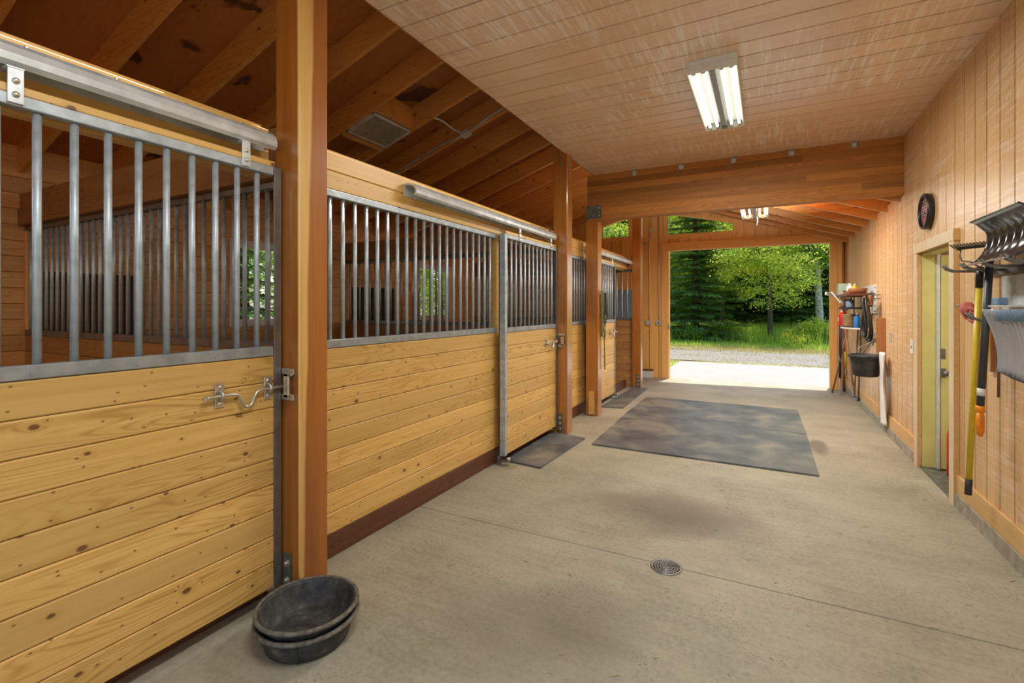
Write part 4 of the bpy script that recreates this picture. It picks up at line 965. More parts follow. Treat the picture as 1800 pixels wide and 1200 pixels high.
# ------------------------------------------------------------------ clock and small wall fittings on the right
o = thing('wall_clock', 'round wall clock with black rim and dull red face above the yellow door', 'clock', (XR, 5.55, 2.355))
cc = V((XR, 5.55, 2.355)); R_ = 0.158
MB().lathe([(R_ - 0.004, 0.0), (R_, 0.004), (R_ + 0.002, 0.04), (R_ - 0.003, 0.052), (R_ - 0.018, 0.054), (R_ - 0.022, 0.044), (R_ - 0.024, 0.028)], cc - X * 0.0005, 48, axis=-X).build('rim', 'clock_rim', o)
M['clock_face'] = plain('dull_red_clock_face', (0.36, 0.15, 0.14), 0.12, 0, 0.12, 12)
fc = MB().lathe([(0.0, 0.030), (R_ - 0.0235, 0.030)], cc, 48, axis=-X).build('clock_face', 'clock_face', o)
st = MB()
for i, z_ in enumerate((0.045, 0.02, -0.005, -0.03)):
    hw = 0.095 - 0.012 * i; st.obox(cc + V((-0.0315, 0.0, z_)), Y, Z, X, 2 * hw, 0.008, 0.001)
for k in range(12):
    an = k * math.pi / 6; d = V((0, math.sin(an), math.cos(an))); st.obox(cc - X * 0.0315 + d * 0.115, d, d.cross(X), X, 0.02, 0.006, 0.001)
st.build('face_marks', plain('pale_clock_print', (0.55, 0.42, 0.40), 0.3), fc)
hd = MB()
for an, ln in ((2.2, 0.09), (3.5, 0.065)):
    d = V((0, math.sin(an), math.cos(an))); hd.obox(cc - X * 0.034 + d * ln * 0.45, d, d.cross(X), X, ln, 0.007, 0.0015)
hd.build('hands', 'clock_rim', o)

o = thing('light_switch', 'white switch plate on the right wall just beyond the yellow door', 'switch', (XR, 6.13, 1.11))
MB().box(XR - 0.007, XR - 0.0005, 6.085, 6.175, 1.04, 1.18).build('plate', 'white', o)
MB().box(XR - 0.013, XR - 0.0075, 6.115, 6.125, 1.09, 1.12).build('toggle', 'steel_dark', o)
o = thing('cover_plate', 'small metal cover plate on the right wall beside the wooden block', 'cover plate', (XR, 7.06, 1.15))
MB().box(XR - 0.006, XR - 0.0005, 7.02, 7.10, 1.09, 1.205).build('plate', 'galv', o)
MB().box(XR - 0.008, XR - 0.0065, 7.045, 7.075, 1.12, 1.175).build('insert', 'conduit', o)
tag(MB().obox(V((XR - 0.045, 7.34, 1.16)), X, Y, Z, 0.089, 0.04, 0.42, 0.003).build('wood_block', 'post', None, (XR - 0.045, 7.34, 0.95)), 'upright brown wooden block on the right wall above the hanging bucket', 'wood block')
# plastic sheet
s_ = MB(); n = 24; vs = []; F = []
for i in range(n + 1):
    t = i / n; z_ = 0.965 - 0.86 * t; wv = 0.012 * math.sin(t * 7) + 0.008 * math.sin(t * 17)
    ya, yb = 7.02 + wv, 7.22 + wv * 0.5 + 0.08 * t
    for k in range(7):
        q = k / 6; vs.append((XR - 0.05 - 0.022 * math.sin(q * math.pi * 2.4 + t * 4) - 0.01, ya + (yb - ya) * q, z_))
for i in range(n):
    for k in range(6): a = i * 7 + k; F.append((a, a + 1, a + 8, a + 7))
s_.add(vs, F, True)
ob = s_.build('plastic_sheet', 'sheet', None, (XR - 0.06, 7.14, 0.105)); md = ob.modifiers.new('thick', 'SOLIDIFY'); md.thickness = 0.002
tag(ob, 'strip of white plastic sheet hanging under the wooden block on the right wall', 'plastic sheet')
# hanging bucket
bx, by = 1.10, 7.46
o = thing('hanging_bucket', 'black rubber flat-back bucket hanging on the right wall', 'bucket', (bx, by, 0.64))
def ring(z_, rx, ry, n=36, flat=1.265):
    r = []
    for k in range(n):
        a = 2 * math.pi * k / n; r.append((min(flat, bx + 0.02 + rx * math.cos(a)), by + ry * math.sin(a), z_))
    return r
lv = [(0.64, 0.12, 0.155), (0.65, 0.135, 0.17), (0.78, 0.155, 0.20), (0.875, 0.17, 0.22), (0.878, 0.185, 0.235), (0.905, 0.188, 0.238), (0.907, 0.165, 0.215), (0.78, 0.148, 0.193), (0.66, 0.128, 0.163)]
b = MB(); n = 36; vs = []
for z_, rx, ry in lv: vs += ring(z_, rx, ry, n, 1.29 - 0.02 if True else 0)
F = []
for i in range(len(lv) - 1):
    for k in range(n): l = (k + 1) % n; F.append((i * n + k, i * n + l, (i + 1) * n + l, (i + 1) * n + k))
F.append(tuple(range(n))[::-1]); F.append(tuple((len(lv) - 1) * n + k for k in range(n)))
b.add(vs, F, True).build('bucket_body', 'rubber', o)
hk = MB(); hk.tube([(1.00, by - 0.05, 0.90), (1.06, by - 0.02, 1.0), (1.17, by, 1.06), (1.235, by, 1.10)], 0.005, 8); hk.tube([(1.10, by + 0.10, 0.90), (1.15, by + 0.05, 1.0), (1.19, by + 0.01, 1.07), (1.235, by, 1.12)], 0.005, 8)
hk.tube([(1.20, by + 0.16, 1.07), (1.20, by + 0.05, 1.06), (1.21, by - 0.02, 1.075)], 0.012, 8); hk.tube([(1.20, by + 0.03, 1.02), (1.20, by, 1.1), (1.21, by - 0.03, 1.19)], 0.006, 8)
hk.build('bail_hook', 'steel_dark', o)

# ------------------------------------------------------------------ far wall rack with its load (right wall, near the doorway)
ry0, ry1 = 7.80, 8.95; xw_ = XR - 0.001
rk = thing('wall_rack', 'white metal wall rack with three shelves near the far doorway', 'rack', (1.18, 8.4, 1.2))
MB().box(xw_ - 0.02, xw_, ry0, ry1, 1.42, 1.80).build('back_plate', 'white_metal', rk)
q = MB()
for yy in (ry0 + 0.02, ry0 + 0.07):
    for zz_ in (1.45, 1.52, 1.6, 1.68, 1.76): q.cyl((xw_ - 0.02, yy, zz_), (xw_ - 0.023, yy, zz_), 0.012, 8)
q.build('slots', 'steel_dark', rk)
MB().box(0.98, xw_ - 0.021, ry0 + 0.1, ry1 + 0.1, 1.655, 1.69).build('shelf', 'sill', rk)
MB().box(1.01, xw_ - 0.021, ry0 + 0.30, ry1 + 0.05, 1.475, 1.50).build('shelf', 'black', rk)
def half_shelf(z0, z1, x_in):
    P = [(xw_ - 0.001, ry0 + 0.25, z0)] + [(xw_ - (xw_ - x_in) * math.sin(math.pi * (0.12 + 0.76 * i / 14)), ry0 + 0.25 + (ry1 - ry0 - 0.2) * i / 14, z0) for i in range(15)] + [(xw_ - 0.001, ry1 + 0.05, z0)]
    return MB().prism(P, (0, 0, z1 - z0))
ls = half_shelf(1.195, 1.215, 0.98).build('shelf', 'white_metal', rk)
half_shelf(1.2151, 1.222, 1.0).build('shelf_liner', 'rubber', ls)
q = MB()
for (xx, yy) in ((1.03, 8.9), (1.2, 8.1), (1.2, 8.95)): q.cyl((xx, yy, 1.2151), (xx, yy, 1.655), 0.008, 8)
q.build('upright', 'white_metal', rk)
q = MB(); q.obox(V((0.93, 9.1, 1.70)), V((0.5, 0.75, -0.1)).normalized(), V((0.75, -0.5, 0)).normalized(), Z, 0.34, 0.03, 0.05); q.obox(V((1.02, 9.02, 1.60)), V((-0.6, 0.3, 0.9)).normalized(), V((0.4, 0.9, 0)).normalized(), V((0.8, 0, 0.5)).normalized(), 0.36, 0.03, 0.02)
q.build('arm', 'white_metal', rk)
# things on the top shelf (z = 1.69)
m = MB(); m.box(0.985, 1.14, 8.80, 9.02, 1.6905, 1.86); ob = m.build('storage_box', 'clear_green', None, (1.06, 8.9, 1.6905)); tag(ob, 'pale green clear plastic box at the far end of the top rack shelf', 'box')
tag(MB().lathe([(0, 0), (0.05, 0), (0.085, 0.03), (0.10, 0.055), (0.098, 0.058), (0.08, 0.034), (0.045, 0.008), (0, 0.006)], (1.11, 8.62, 1.6905), 24).build('bowl', 'brown', None, (1.11, 8.62, 1.6905)), 'brown bowl on the top rack shelf beside the green box', 'bowl')
def bottle(x, y, z, r, h, mat, label, cap='white', name='bottle', cat='bottle', capcol=None):
    o = thing(name, label, cat, (x, y, z))
    MB().lathe([(0, 0), (r * 0.95, 0), (r, r * 0.1), (r, h * 0.66), (r * 0.8, h * 0.76), (r * 0.38, h * 0.84), (r * 0.36, h * 0.9), (0, h * 0.9)], (x, y, z), 18).build('body', mat, o)
    MB().lathe([(r * 0.42, h * 0.88), (r * 0.45, h * 0.9), (r * 0.45, h), (0, h)], (x, y, z), 14).build('cap', cap, o)
    return o
bottle(1.08, 8.42, 1.6905, 0.042, 0.15, 'white', 'short white bottle on the top rack shelf')
bottle(1.12, 8.30, 1.6905, 0.035, 0.14, 'yellow_handle', 'small yellow bottle on the top rack shelf', cap='white')
tag(MB().lathe([(0, 0), (0.09, 0), (0.102, 0.02), (0.115, 0.065), (0.108, 0.068), (0.095, 0.026), (0, 0.02)], (1.12, 8.04, 1.6905), 26).build('clay_dish', 'terracotta', None, (1.12, 8.08, 1.6905)), 'terracotta dish at the near end of the top rack shelf', 'dish')
for k, (yy, xx) in enumerate(((8.52, 1.06), (8.22, 1.05))):
    o = thing('curry_comb', ['dark curry comb on the top shelf between bowl and white bottle', 'dark curry comb on the top shelf before the terracotta dish'][k], 'brush', (xx, yy, 1.6905))
    MB().lathe([(0, 0), (0.045, 0), (0.05, 0.012), (0.046, 0.03), (0.03, 0.045), (0, 0.048)], (xx, yy, 1.6905), 18, sx=0.8, sy=1.2).build('pad', 'brown', o)
    MB().tube([(xx, yy - 0.05, 1.72), (xx, yy - 0.02, 1.755), (xx, yy + 0.02, 1.755), (xx, yy + 0.05, 1.72)], 0.008, 8).build('strap', 'rubber', o)
# middle shelf (z = 1.50)
o = thing('grooming_brush', 'round brown brush on the middle rack shelf', 'brush', (1.06, 8.82, 1.5005)); MB().lathe([(0, 0), (0.05, 0), (0.055, 0.05), (0, 0.055)], (1.06, 8.82, 1.5005), 18).build('bristles', 'brown', o); MB().lathe([(0.054, 0.0505), (0.06, 0.065), (0.05, 0.08), (0, 0.085)], (1.06, 8.82, 1.5005), 18).build('back', 'handle_wood', o)
bottle(1.06, 8.65, 1.5005, 0.032, 0.13, 'navy', 'dark bottle on the middle rack shelf'); bottle(1.07, 8.5, 1.5005, 0.03, 0.13, 'clear', 'clear bottle on the middle rack shelf'); bottle(1.08, 8.34, 1.5005, 0.036, 0.14, 'blue_grey', 'blue-grey bottle at the near end of the middle rack shelf', 'yellow_handle')
# lower shelf (z = 1.222)
o = bottle(1.05, 8.86, 1.2225, 0.062, 0.24, 'red', 'red jug on the lower rack shelf next to the tan tub', name='jug', cat='jug')
MB().box(0.985, 0.9925, 8.83, 8.89, 1.29, 1.34).build('jug_label', 'white', o)
tag(MB().lathe([(0, 0), (0.085, 0), (0.09, 0.01), (0.10, 0.16), (0.108, 0.17), (0.104, 0.18), (0.094, 0.178), (0.084, 0.015), (0, 0.012)], (1.09, 8.48, 1.2225), 26).build('tub', 'tan', None, (1.09, 8.48, 1.2225)), 'tan tub on the lower rack shelf', 'tub')
bottle(1.13, 8.19, 1.2225, 0.036, 0.20, 'blue', 'blue bottle on the lower rack shelf behind the black hose', 'white')
# hanging on the rack's near end
o = thing('rubber_hose', 'coiled black hose hanging at the near end of the wall rack', 'hose', (1.10, 7.75, 1.66))
MB().tube([(xw_ - 0.001, 7.62, 1.61), (1.16, 7.62, 1.61), (1.13, 7.62, 1.64)], 0.006, 8).build('hook', 'steel_dark', o)
h = MB()
for k, (ya, yb, zb, dx_) in enumerate(((7.38, 7.80, 1.10, 0.0), (7.44, 7.94, 1.06, 0.03), (7.52, 7.78, 1.12, -0.02))):
    pts = []
    for i in range(33):
        a = 2 * math.pi * i / 32
        yc = (ya + yb) / 2; zc = (1.62 + zb) / 2; rz = (1.62 - zb) / 2
        wd = (yb - ya) / 2 * (0.35 + 0.65 * (0.5 - 0.5 * math.cos(a)))
        pts.append((1.15 + dx_ + 0.015 * math.sin(2 * a), yc + wd * math.sin(a), zc + rz * math.cos(a)))
    h.tube(pts, 0.014, 10)
h.build('hose_coil', 'hose', o)
for (yy, mat, lab, kind_) in ((7.80, 'orange', 'orange handled brush hanging at the rack end', 0), (7.60, 'brown', 'brown backed brush hanging nearest on the rack', 1), (7.72, 'yellow_handle', 'thin yellow tool hanging behind the black hose', 2)):
    o = thing('hanging_brush', lab, 'brush', (1.15, yy, 1.4)); 
    if kind_ == 1: MB().obox(V((1.19, yy, 1.58)), X, Y, Z, 0.05, 0.10, 0.15, 0.02).build('head', 'brown', o); MB().obox(V((1.19, yy, 1.46)), X, Y, Z, 0.03, 0.05, 0.09, 0.01).build('grip', 'white_metal', o)
    elif kind_ == 0: MB().cyl((1.15, yy, 1.64), (1.15, yy, 1.48), 0.014, 10).build('grip', mat, o); MB().obox(V((1.15, yy, 1.43)), X, Y, Z, 0.03, 0.05, 0.09, 0.01).build('head', 'brown', o)
    else: MB().cyl((1.2, yy, 1.62), (1.2, yy, 1.25), 0.007, 8).build('shaft', mat, o); MB().cyl((1.2, yy, 1.25), (1.2, yy, 1.15), 0.013, 8).build('grip', 'handle_wood', o)
    MB().tube([(xw_ - 0.0, yy, 1.66), (1.20, yy, 1.66), (1.19, yy, 1.645)], 0.004, 6).build('peg', 'steel_dark', o)
# long-handled tools leaning in the corner below the rack
def pole_tool(p0, p1, r, mat, label, name, extra=None):
    o = thing(name, label, 'tool', (p0[0], p0[1], p0[2]))
    MB().cyl(p0, p1, r, 12).build('handle', mat, o)
    if extra: extra(o)
    return o
pole_tool((1.045, 10.15, 0.0), (1.20, 9.6, 1.17), 0.013, 'handle_wood', 'wooden tool handle leaning farthest left below the rack', 'broom', lambda o: MB().obox(V((1.045, 10.15, 0.03)), X, Y, Z, 0.03, 0.03, 0.06).build('ferrule', 'steel_dark', o))
pole_tool((1.135, 9.95, 0.30), (1.10, 9.6, 1.19), 0.022, 'navy', 'navy handled tool standing below the rack', 'shovel', lambda o: (MB().obox(V((1.15, 10.0, 0.15)), X, Y, Z, 0.02, 0.10, 0.30, 0.008).build('blade', 'blue_grey', o), MB().cyl((1.12, 9.84, 0.58), (1.118, 9.80, 0.70), 0.026, 12).build('grip', 'blue_grey', o)))
pole_tool((1.215, 9.95, 0.45), (1.19, 9.8, 0.75), 0.015, 'yellow_handle', 'short yellow handle below the rack', 'scraper', lambda o: MB().obox(V((1.225, 10.0, 0.39)), X, Y, Z, 0.02, 0.12, 0.10, 0.008).build('blade', 'steel_dark', o))
pole_tool((1.20, 9.05, 0.30), (1.12, 9.25, 1.19), 0.015, 'handle_wood', 'wooden tool handle leaning nearest the bucket below the rack', 'rake', lambda o: MB().obox(V((1.205, 9.04, 0.27)), X, Y, Z, 0.025, 0.04, 0.06, 0.006).build('ferrule', 'steel_dark', o))
pole_tool((1.25, 9.30, 0.12), (1.25, 8.95, 1.18), 0.013, 'post', 'dark wooden handle behind the others below the rack', 'fork', lambda o: MB().cyl((1.25, 9.30, 0.08), (1.25, 9.30, 0.14), 0.016, 10).build('ferrule', 'steel_dark', o))
pole_tool((1.255, 8.95, 0.12), (1.255, 8.75, 1.18), 0.012, 'steel_dark', 'thin dark handle against the wall below the rack', 'hoe', lambda o: MB().cyl((1.255, 8.95, 0.08), (1.255, 8.95, 0.14), 0.016, 10).build('ferrule', 'black', o))
o = thing('corner_pole', 'long thin brown pole standing upright in the far right corner', 'pole', (1.23, 10.40, 0))
MB().cyl((1.25, 10.42, 0.0), (1.262, 10.47, 2.68), 0.016, 10).build('shaft', 'brown', o); MB().cyl((1.25, 10.42, 0.0), (1.25, 10.42, 0.03), 0.02, 10).build('tip', 'black', o)

# ------------------------------------------------------------------ tool rack at the right edge with shovel, rake, handles, scoop
o = thing('tool_rack', 'black steel tool rack with upturned prongs at the near end of the right wall', 'tool rack', (XR, 3.9, 1.74))
q = MB(); q.box(XR - 0.02, XR - 0.001, 3.0, 4.20, 1.70, 1.755)
q.build('wall_rail', 'steel_dark', o)
for yy in (4.17, 4.12, 4.02, 3.97, 3.72, 3.67, 3.42, 3.37):
    L2 = 0.24 if yy > 4.1 else 0.19
    MB().tube([(XR - 0.02, yy, 1.728), (XR - L2 + 0.03, yy, 1.735), (XR - L2, yy, 1.748), (XR - L2 - 0.022, yy, 1.775)], 0.0068, 8).build('prong', 'steel_dark', o)
o2 = thing('tool_hook', 'lower double hook holding the handles on the right wall', 'hook', (XR, 4.05, 1.43))
q = MB(); q.box(XR - 0.012, XR - 0.001, 3.92, 4.12, 1.40, 1.44); q.build('hook_plate', 'steel_dark', o2)
for yy in (4.10, 4.045): MB().tube([(XR - 0.012, yy, 1.42), (XR - 0.10, yy, 1.415), (XR - 0.135, yy, 1.43), (XR - 0.16, yy, 1.465)], 0.008, 8).build('prong', 'steel_dark', o2)
tag(MB().lathe([(0, 0), (0.02, 0.002), (0.024, 0.012), (0.018, 0.026), (0, 0.03)], (1.24, 3.99, 1.405), 14, axis=V((0, -0.3, 1))).build('red_cap', 'red', None, (1.24, 3.99, 1.405)), 'small red cap beside the lower hook', 'cap')
# yellow handled garden rake hung head up
o = thing('garden_rake', 'black bow rake with long yellow handle hanging head up on the tool rack', 'rake', (1.19, 4.07, 0.30))
yh0, yh1 = V((1.20, 4.07, 1.74)), V((1.165, 4.15, 0.29))
def lerp(a, b, t): return a + (b - a) * t
MB().cyl(lerp(yh0, yh1, 0.08), lerp(yh0, yh1, 0.93), 0.0165, 14).build('handle', 'yellow_handle', o)
MB().cyl(lerp(yh0, yh1, 0.93), yh1, 0.019, 14).build('end_grip', 'rubber', o)
MB().cyl(lerp(yh0, yh1, -0.01), lerp(yh0, yh1, 0.08), 0.019, 14).build('ferrule', 'black', o)
q = MB(); hc = V((1.20, 4.12, 1.89))
for sx in (-1, 1): q.tube([yh0 + V((0, 0, 0.01)), V((1.20 + sx * 0.03, 4.11, 1.79)), V((1.20 + sx * 0.075, 4.12, 1.80)), V((1.20 + sx * 0.085, 4.12, 1.84)), V((1.20 + sx * 0.08, 4.12, 1.875))], 0.0055, 8)
q.build('bow', 'steel_dark', o)
q = MB(); q.obox(V((1.205, 4.12, 1.885)), V((1, 0, 0.08)).normalized(), Y, Z, 0.21, 0.022, 0.012)
q.obox(V((1.205, 4.16, 1.895)), V((1, 0, 0.08)).normalized(), Y, Z, 0.21, 0.05, 0.004)
for k in range(13):
    xx = 1.105 + 0.2 * k / 12; q.prism([(xx - 0.004, 4.175, 1.892 + 0.08 * (xx - 1.205)), (xx + 0.004, 4.175, 1.892 + 0.08 * (xx - 1.205)), (xx + 0.004, 4.175, 1.90 + 0.08 * (xx - 1.205)), (xx - 0.004, 4.175, 1.90 + 0.08 * (xx - 1.205))], (0, 0.085, 0.03))
q.build('rake_head', 'black', o)
# snow shovel hung head up: charcoal handle, orange D grip, ribbed black scoop
o = thing('snow_shovel', 'snow shovel with ribbed black scoop, dark handle and orange grip hanging head up', 'shovel', (1.19, 3.95, 0.72))
s0, s1 = V((1.205, 3.94, 1.78)), V((1.165, 3.95, 0.88))
MB().cyl(s0, s1, 0.0195, 14).build('handle', 'charcoal', o)
MB().cyl(lerp(s0, s1, 0.86), lerp(s0, s1, 0.91), 0.0205, 14).build('handle_sticker', 'white', o)
g_ = MB(); gz = s1; w2 = 0.034
g_.tube([gz + V((0, 0, 0.02)), gz + V((0, 0, -0.02))], [0.022, 0.024], 12)
gd = V((0.50, 0.866, 0))
g_.tube([gz + V((0, 0, -0.01))] + [gz + gd * (w2 * a_) + V((0, 0, b_)) for a_, b_ in ((-0.8, -0.05), (-1, -0.10), (-0.7, -0.145), (0, -0.158), (0.7, -0.145), (1, -0.10), (0.8, -0.05))] + [gz + V((0, 0, -0.01))], 0.0135, 10)
g_.obox(gz + V((0, 0, -0.045)), gd, gd.cross(Z), Z, 0.045, 0.022, 0.06, 0.006)
g_.build('d_grip', 'orange', o)
# scoop: width along the wall (Y), curved section, ribs run top to bottom
sc = MB(); nu, nv = 56, 16; vs = []; F = []
yA, yB = 4.00, 3.34
for j in range(nv + 1):
    t = j / nv                       # 0 = bottom near the handle, 1 = cutting edge at the top
    ang = -1.45 + 2.3 * t
    for i in range(nu + 1):
        u = i / nu
        rib = 0.018 * (0.5 + 0.5 * math.cos(u * 2 * math.pi * 7)) * math.sin(math.pi * min(1, t * 1.12)) if t < 0.9 else 0
        rr = 0.155 - rib
        x_ = 1.075 + rr * math.cos(ang) * 0.95 - 0.09 * max(0, t - 0.8) * 5 * 0.5
        z_ = 1.905 + 0.148 * math.sin(ang) * (1 - rib * 2)
        taper = 1.0
        yy = (yA + yB) / 2 + (yA - yB) / 2 * (1 - 2 * u) * taper
        z_ += 0.02 * (1 - 2 * u) * 0 + (0.012 if t > 0.9 else 0)
        vs.append((x_, yy, z_))
for j in range(nv):
    for i in range(nu): a = j * (nu + 1) + i; F.append((a, a + 1, a + nu + 2, a + nu + 1))
sc.add(vs, F, True); ob = sc.build('scoop', 'gloss_black', o); md = ob.modifiers.new('thick', 'SOLIDIFY'); md.thickness = 0.006
# clear plastic scoop fork hung at the edge
o = thing('stall_fork', 'cloudy clear plastic stall scoop hanging at the right edge of the wall', 'stall fork', (1.12, 3.35, 1.15))
sc = MB(); vs = []; F = []; nu, nv = 30, 10; yA, yB = 3.53, 3.00
for j in range(nv + 1):
    t = j / nv
    for i in range(nu + 1):
        u = i / nu; wdt = 1 - 0.22 * t
        yy = (yA + yB) / 2 + (yA - yB) / 2 * (1 - 2 * u) * wdt
        x_ = 1.08 + 0.05 * math.sin(t * 2.2) + 0.035 * (2 * u - 1) ** 4 * -1 + 0.004 * math.cos(u * 60)
        vs.append((x_, yy, 1.49 - 0.33 * t - 0.02 * math.sin(math.pi * u) * t))
for j in range(nv):
    for i in range(nu): a = j * (nu + 1) + i; F.append((a, a + 1, a + nu + 2, a + nu + 1))
sc.add(vs, F, True); ob = sc.build('blade', 'clear', o); md = ob.modifiers.new('thick', 'SOLIDIFY'); md.thickness = 0.004
q = MB()
for k in range(26):
    yy = yA - 0.01 - (yA - yB - 0.02) * k / 25; q.tube([(1.072, yy, 1.49), (1.085, yy + (3.265 - yy) * 0.06, 1.43)], 0.0045, 6)
q.build('tines', 'blue_grey', o)
q = MB(); q.tube([(1.115, 3.475, 1.165), (1.13, 3.38, 1.145), (1.135, 3.27, 1.138), (1.13, 3.16, 1.145), (1.115, 3.06, 1.165)], 0.016, 8); q.build('rim', 'navy', o)
MB().cyl((1.135, 3.10, 1.14), (1.20, 3.08, 0.35), 0.015, 12).build('handle', 'charcoal', o)
# slim rod
o = thing('steel_rod', 'thin brown rod hanging on the right wall behind the handles', 'rod', (1.26, 4.0, 0.95))
MB().cyl((1.268, 4.0, 1.44), (1.265, 4.005, 0.95), 0.0075, 10).build('shaft', 'brown', o); MB().cyl((1.268, 4.0, 1.40), (1.268, 4.0, 1.44), 0.011, 10).build('cap', 'steel_dark', o)
tag(MB().obox(V((1.283, 4.17, 1.24)), X, Y, Z, 0.03, 0.07, 0.30, 0.004).build('wood_block', 'post', None, (1.283, 4.17, 1.09)), 'small brown wooden block behind the yellow rake handle', 'wood block')
# glove
o = thing('work_glove', 'worn red leather glove hanging on a peg left of the yellow handle', 'glove', (1.23, 4.45, 1.46))
gl = MB(); gl.tube([(1.25, 4.47, 1.505), (1.238, 4.43, 1.497), (1.225, 4.36, 1.475), (1.22, 4.26, 1.465)], [0.034, 0.044, 0.042, 0.036], 9)
gl.build('palm', 'red_cloth', o)
for k, (dz, dy) in enumerate(((0.03, 0), (0.005, -0.01), (-0.02, 0.0), (-0.045, 0.02))):
    MB().tube([(1.215, 4.28 + dy, 1.468 + dz), (1.205, 4.22 + dy, 1.458 + dz), (1.21, 4.17 + dy, 1.445 + dz)], [0.014, 0.013, 0.010], 8).build('finger', 'red_cloth', o)
MB().tube([(1.225, 4.42, 1.47), (1.215, 4.37, 1.435), (1.215, 4.29, 1.422)], [0.016, 0.016, 0.012], 8).build('thumb', 'red_cloth', o)
MB().cyl((XR - 0.001, 4.46, 1.50), (1.185, 4.46, 1.515), 0.006, 8).build('peg', 'steel_dark', o)
# pale shelf / panel on the wall at the right edge
o = thing('wall_shelf', 'pale metal shelf panel on the right wall behind the snow shovel', 'shelf', (XR, 3.5, 1.45))
MB().box(XR - 0.012, XR - 0.001, 2.9, 4.03, 1.445, 1.69).build('back_panel', 'white_metal', o)
MB().box(1.19, XR - 0.013, 2.9, 3.92, 1.50, 1.512).build('ledge', 'galv_bright', o)
tag(MB().obox(V((1.225, 3.86, 1.535)), X, Y, Z, 0.05, 0.09, 0.045, 0.006).build('small_tin', 'blue_grey', None, (1.225, 3.86, 1.513)), 'small grey tin on the pale wall shelf', 'tin')

# ------------------------------------------------------------------ loose straw on the floor
s_ = MB()
for k in range(260):
    if k < 60: x_, y_ = -2.2 + random.gauss(0.06, 0.05), 4.03 + random.gauss(0, 0.05)
    else: x_, y_ = random.uniform(-1.9, 1.2), random.uniform(1.2, 6.5)
    if (x_ < -1.5 and y_ < 1.9) or (-1.75 < x_ < 0.45 and 5.05 < y_): continue
    a = random.uniform(0, math.pi); ln = random.uniform(0.01, 0.045)
    d = V((math.cos(a), math.sin(a), 0)); s_.obox(V((x_, y_, 0.0022)), d, d.cross(Z), Z, ln, 0.0022, 0.002)
tag(s_.build('loose_straw', 'straw', None, (0, 3, 0)), 'bits of loose straw scattered over the concrete floor', 'straw', None, 'stuff')

# ------------------------------------------------------------------ trees and plants
def quads_obj(name, C, U, W, mat, parent=None, origin=(0, 0, 0), tip=False):
    """many small leaves: centres C, half axes U and W (numpy n x 3)"""
    n = len(C)
    if tip: P = np.stack([C - W * 0.5, C + U, C + W * 0.5], 1); k = 3
    else: P = np.stack([C - U, C - W + U * 0.1, C + U, C + W + U * 0.1], 1); k = 4
    off = ORG[parent.name] if parent is not None else V(origin)
    P = P.reshape(-1, 3) - np.array(off)
    me = bpy.data.meshes.new(name); me.vertices.add(n * k); me.vertices.foreach_set('co', P.ravel().astype(np.float32))
    me.loops.add(n * k); me.loops.foreach_set('vertex_index', np.arange(n * k, dtype=np.int32))
    me.polygons.add(n); me.polygons.foreach_set('loop_start', np.arange(0, n * k, k, dtype=np.int32)); me.update(calc_edges=True); me.validate()
    me.materials.append(M[mat])
    o = bpy.data.objects.new(name, me); COL.objects.link(o)
    if parent is not None: o.parent = parent
    else: o.location = off
    ORG[o.name] = V(off); return o
def rand_dirs(n):
    d = rng.normal(size=(n, 3)); return d / np.linalg.norm(d, axis=1, keepdims=True)
def broadleaf(x, y, h, cr, zb, label, mat='leaf', bark='bark', trunk_r=0.10, nclump=150, per=110, leaf=0.06, group='trees beyond the far doorway', lean=0.0, seed=0):
    global rng; rng = np.random.default_rng(100 + seed); rd = random.Random(seed)
    z0 = rise(x, y) - 0.06
    o = thing('broadleaf_tree', label, 'tree', (x, y, z0), group)
    t = MB(); tp = [(x + lean * q * q * h * 0.6 + 0.05 * math.sin(q * 5 + seed), y, z0 + q * h * 0.85) for q in [i / 7 for i in range(8)]]
    t.tube(tp, [trunk_r * (1.25 - 1.05 * i / 7) for i in range(8)], 10); t.build('trunk', bark, o)
    br = MB()
    for k in range(12):
        q = 0.32 + 0.5 * k / 12; p = V(tp[0]).lerp(V(tp[-1]), q); p = V((x + lean * q * q * h * 0.5, y, z0 + q * h * 0.85)); a = k * 2.4 + seed
        d = V((math.cos(a), math.sin(a), 0.75)); l = cr * rd.uniform(0.6, 0.95)
        br.tube([p, p + d * l * 0.5, p + d * l * 0.8 + Z * 0.2 * l], [trunk_r * 0.4, trunk_r * 0.25, trunk_r * 0.08], 6)
    br.build('branches', bark, o)
    cz = (zb + h) / 2; hz = (h - zb) / 2
    d = rand_dirs(nclump); r = rng.random(nclump) ** 0.40
    cc_ = d * r[:, None] * np.array([cr, cr, hz]) + np.array([x, y, z0 + cz])
    cs = rng.uniform(0.10, 0.27, nclump) * (cr / 1.8)
    C = np.repeat(cc_, per, 0) + rng.normal(size=(nclump * per, 3)) * np.repeat(cs, per)[:, None] * np.array([1, 1, 0.45])
    n = len(C); U = rand_dirs(n); U[:, 2] *= 0.6; W = np.cross(U, rand_dirs(n)); W /= np.linalg.norm(W, axis=1, keepdims=True) + 1e-6
    s = rng.uniform(0.7, 1.3, n)[:, None] * leaf
    quads_obj('foliage', C, U * s, W * s * 0.62, mat, o)
    return o
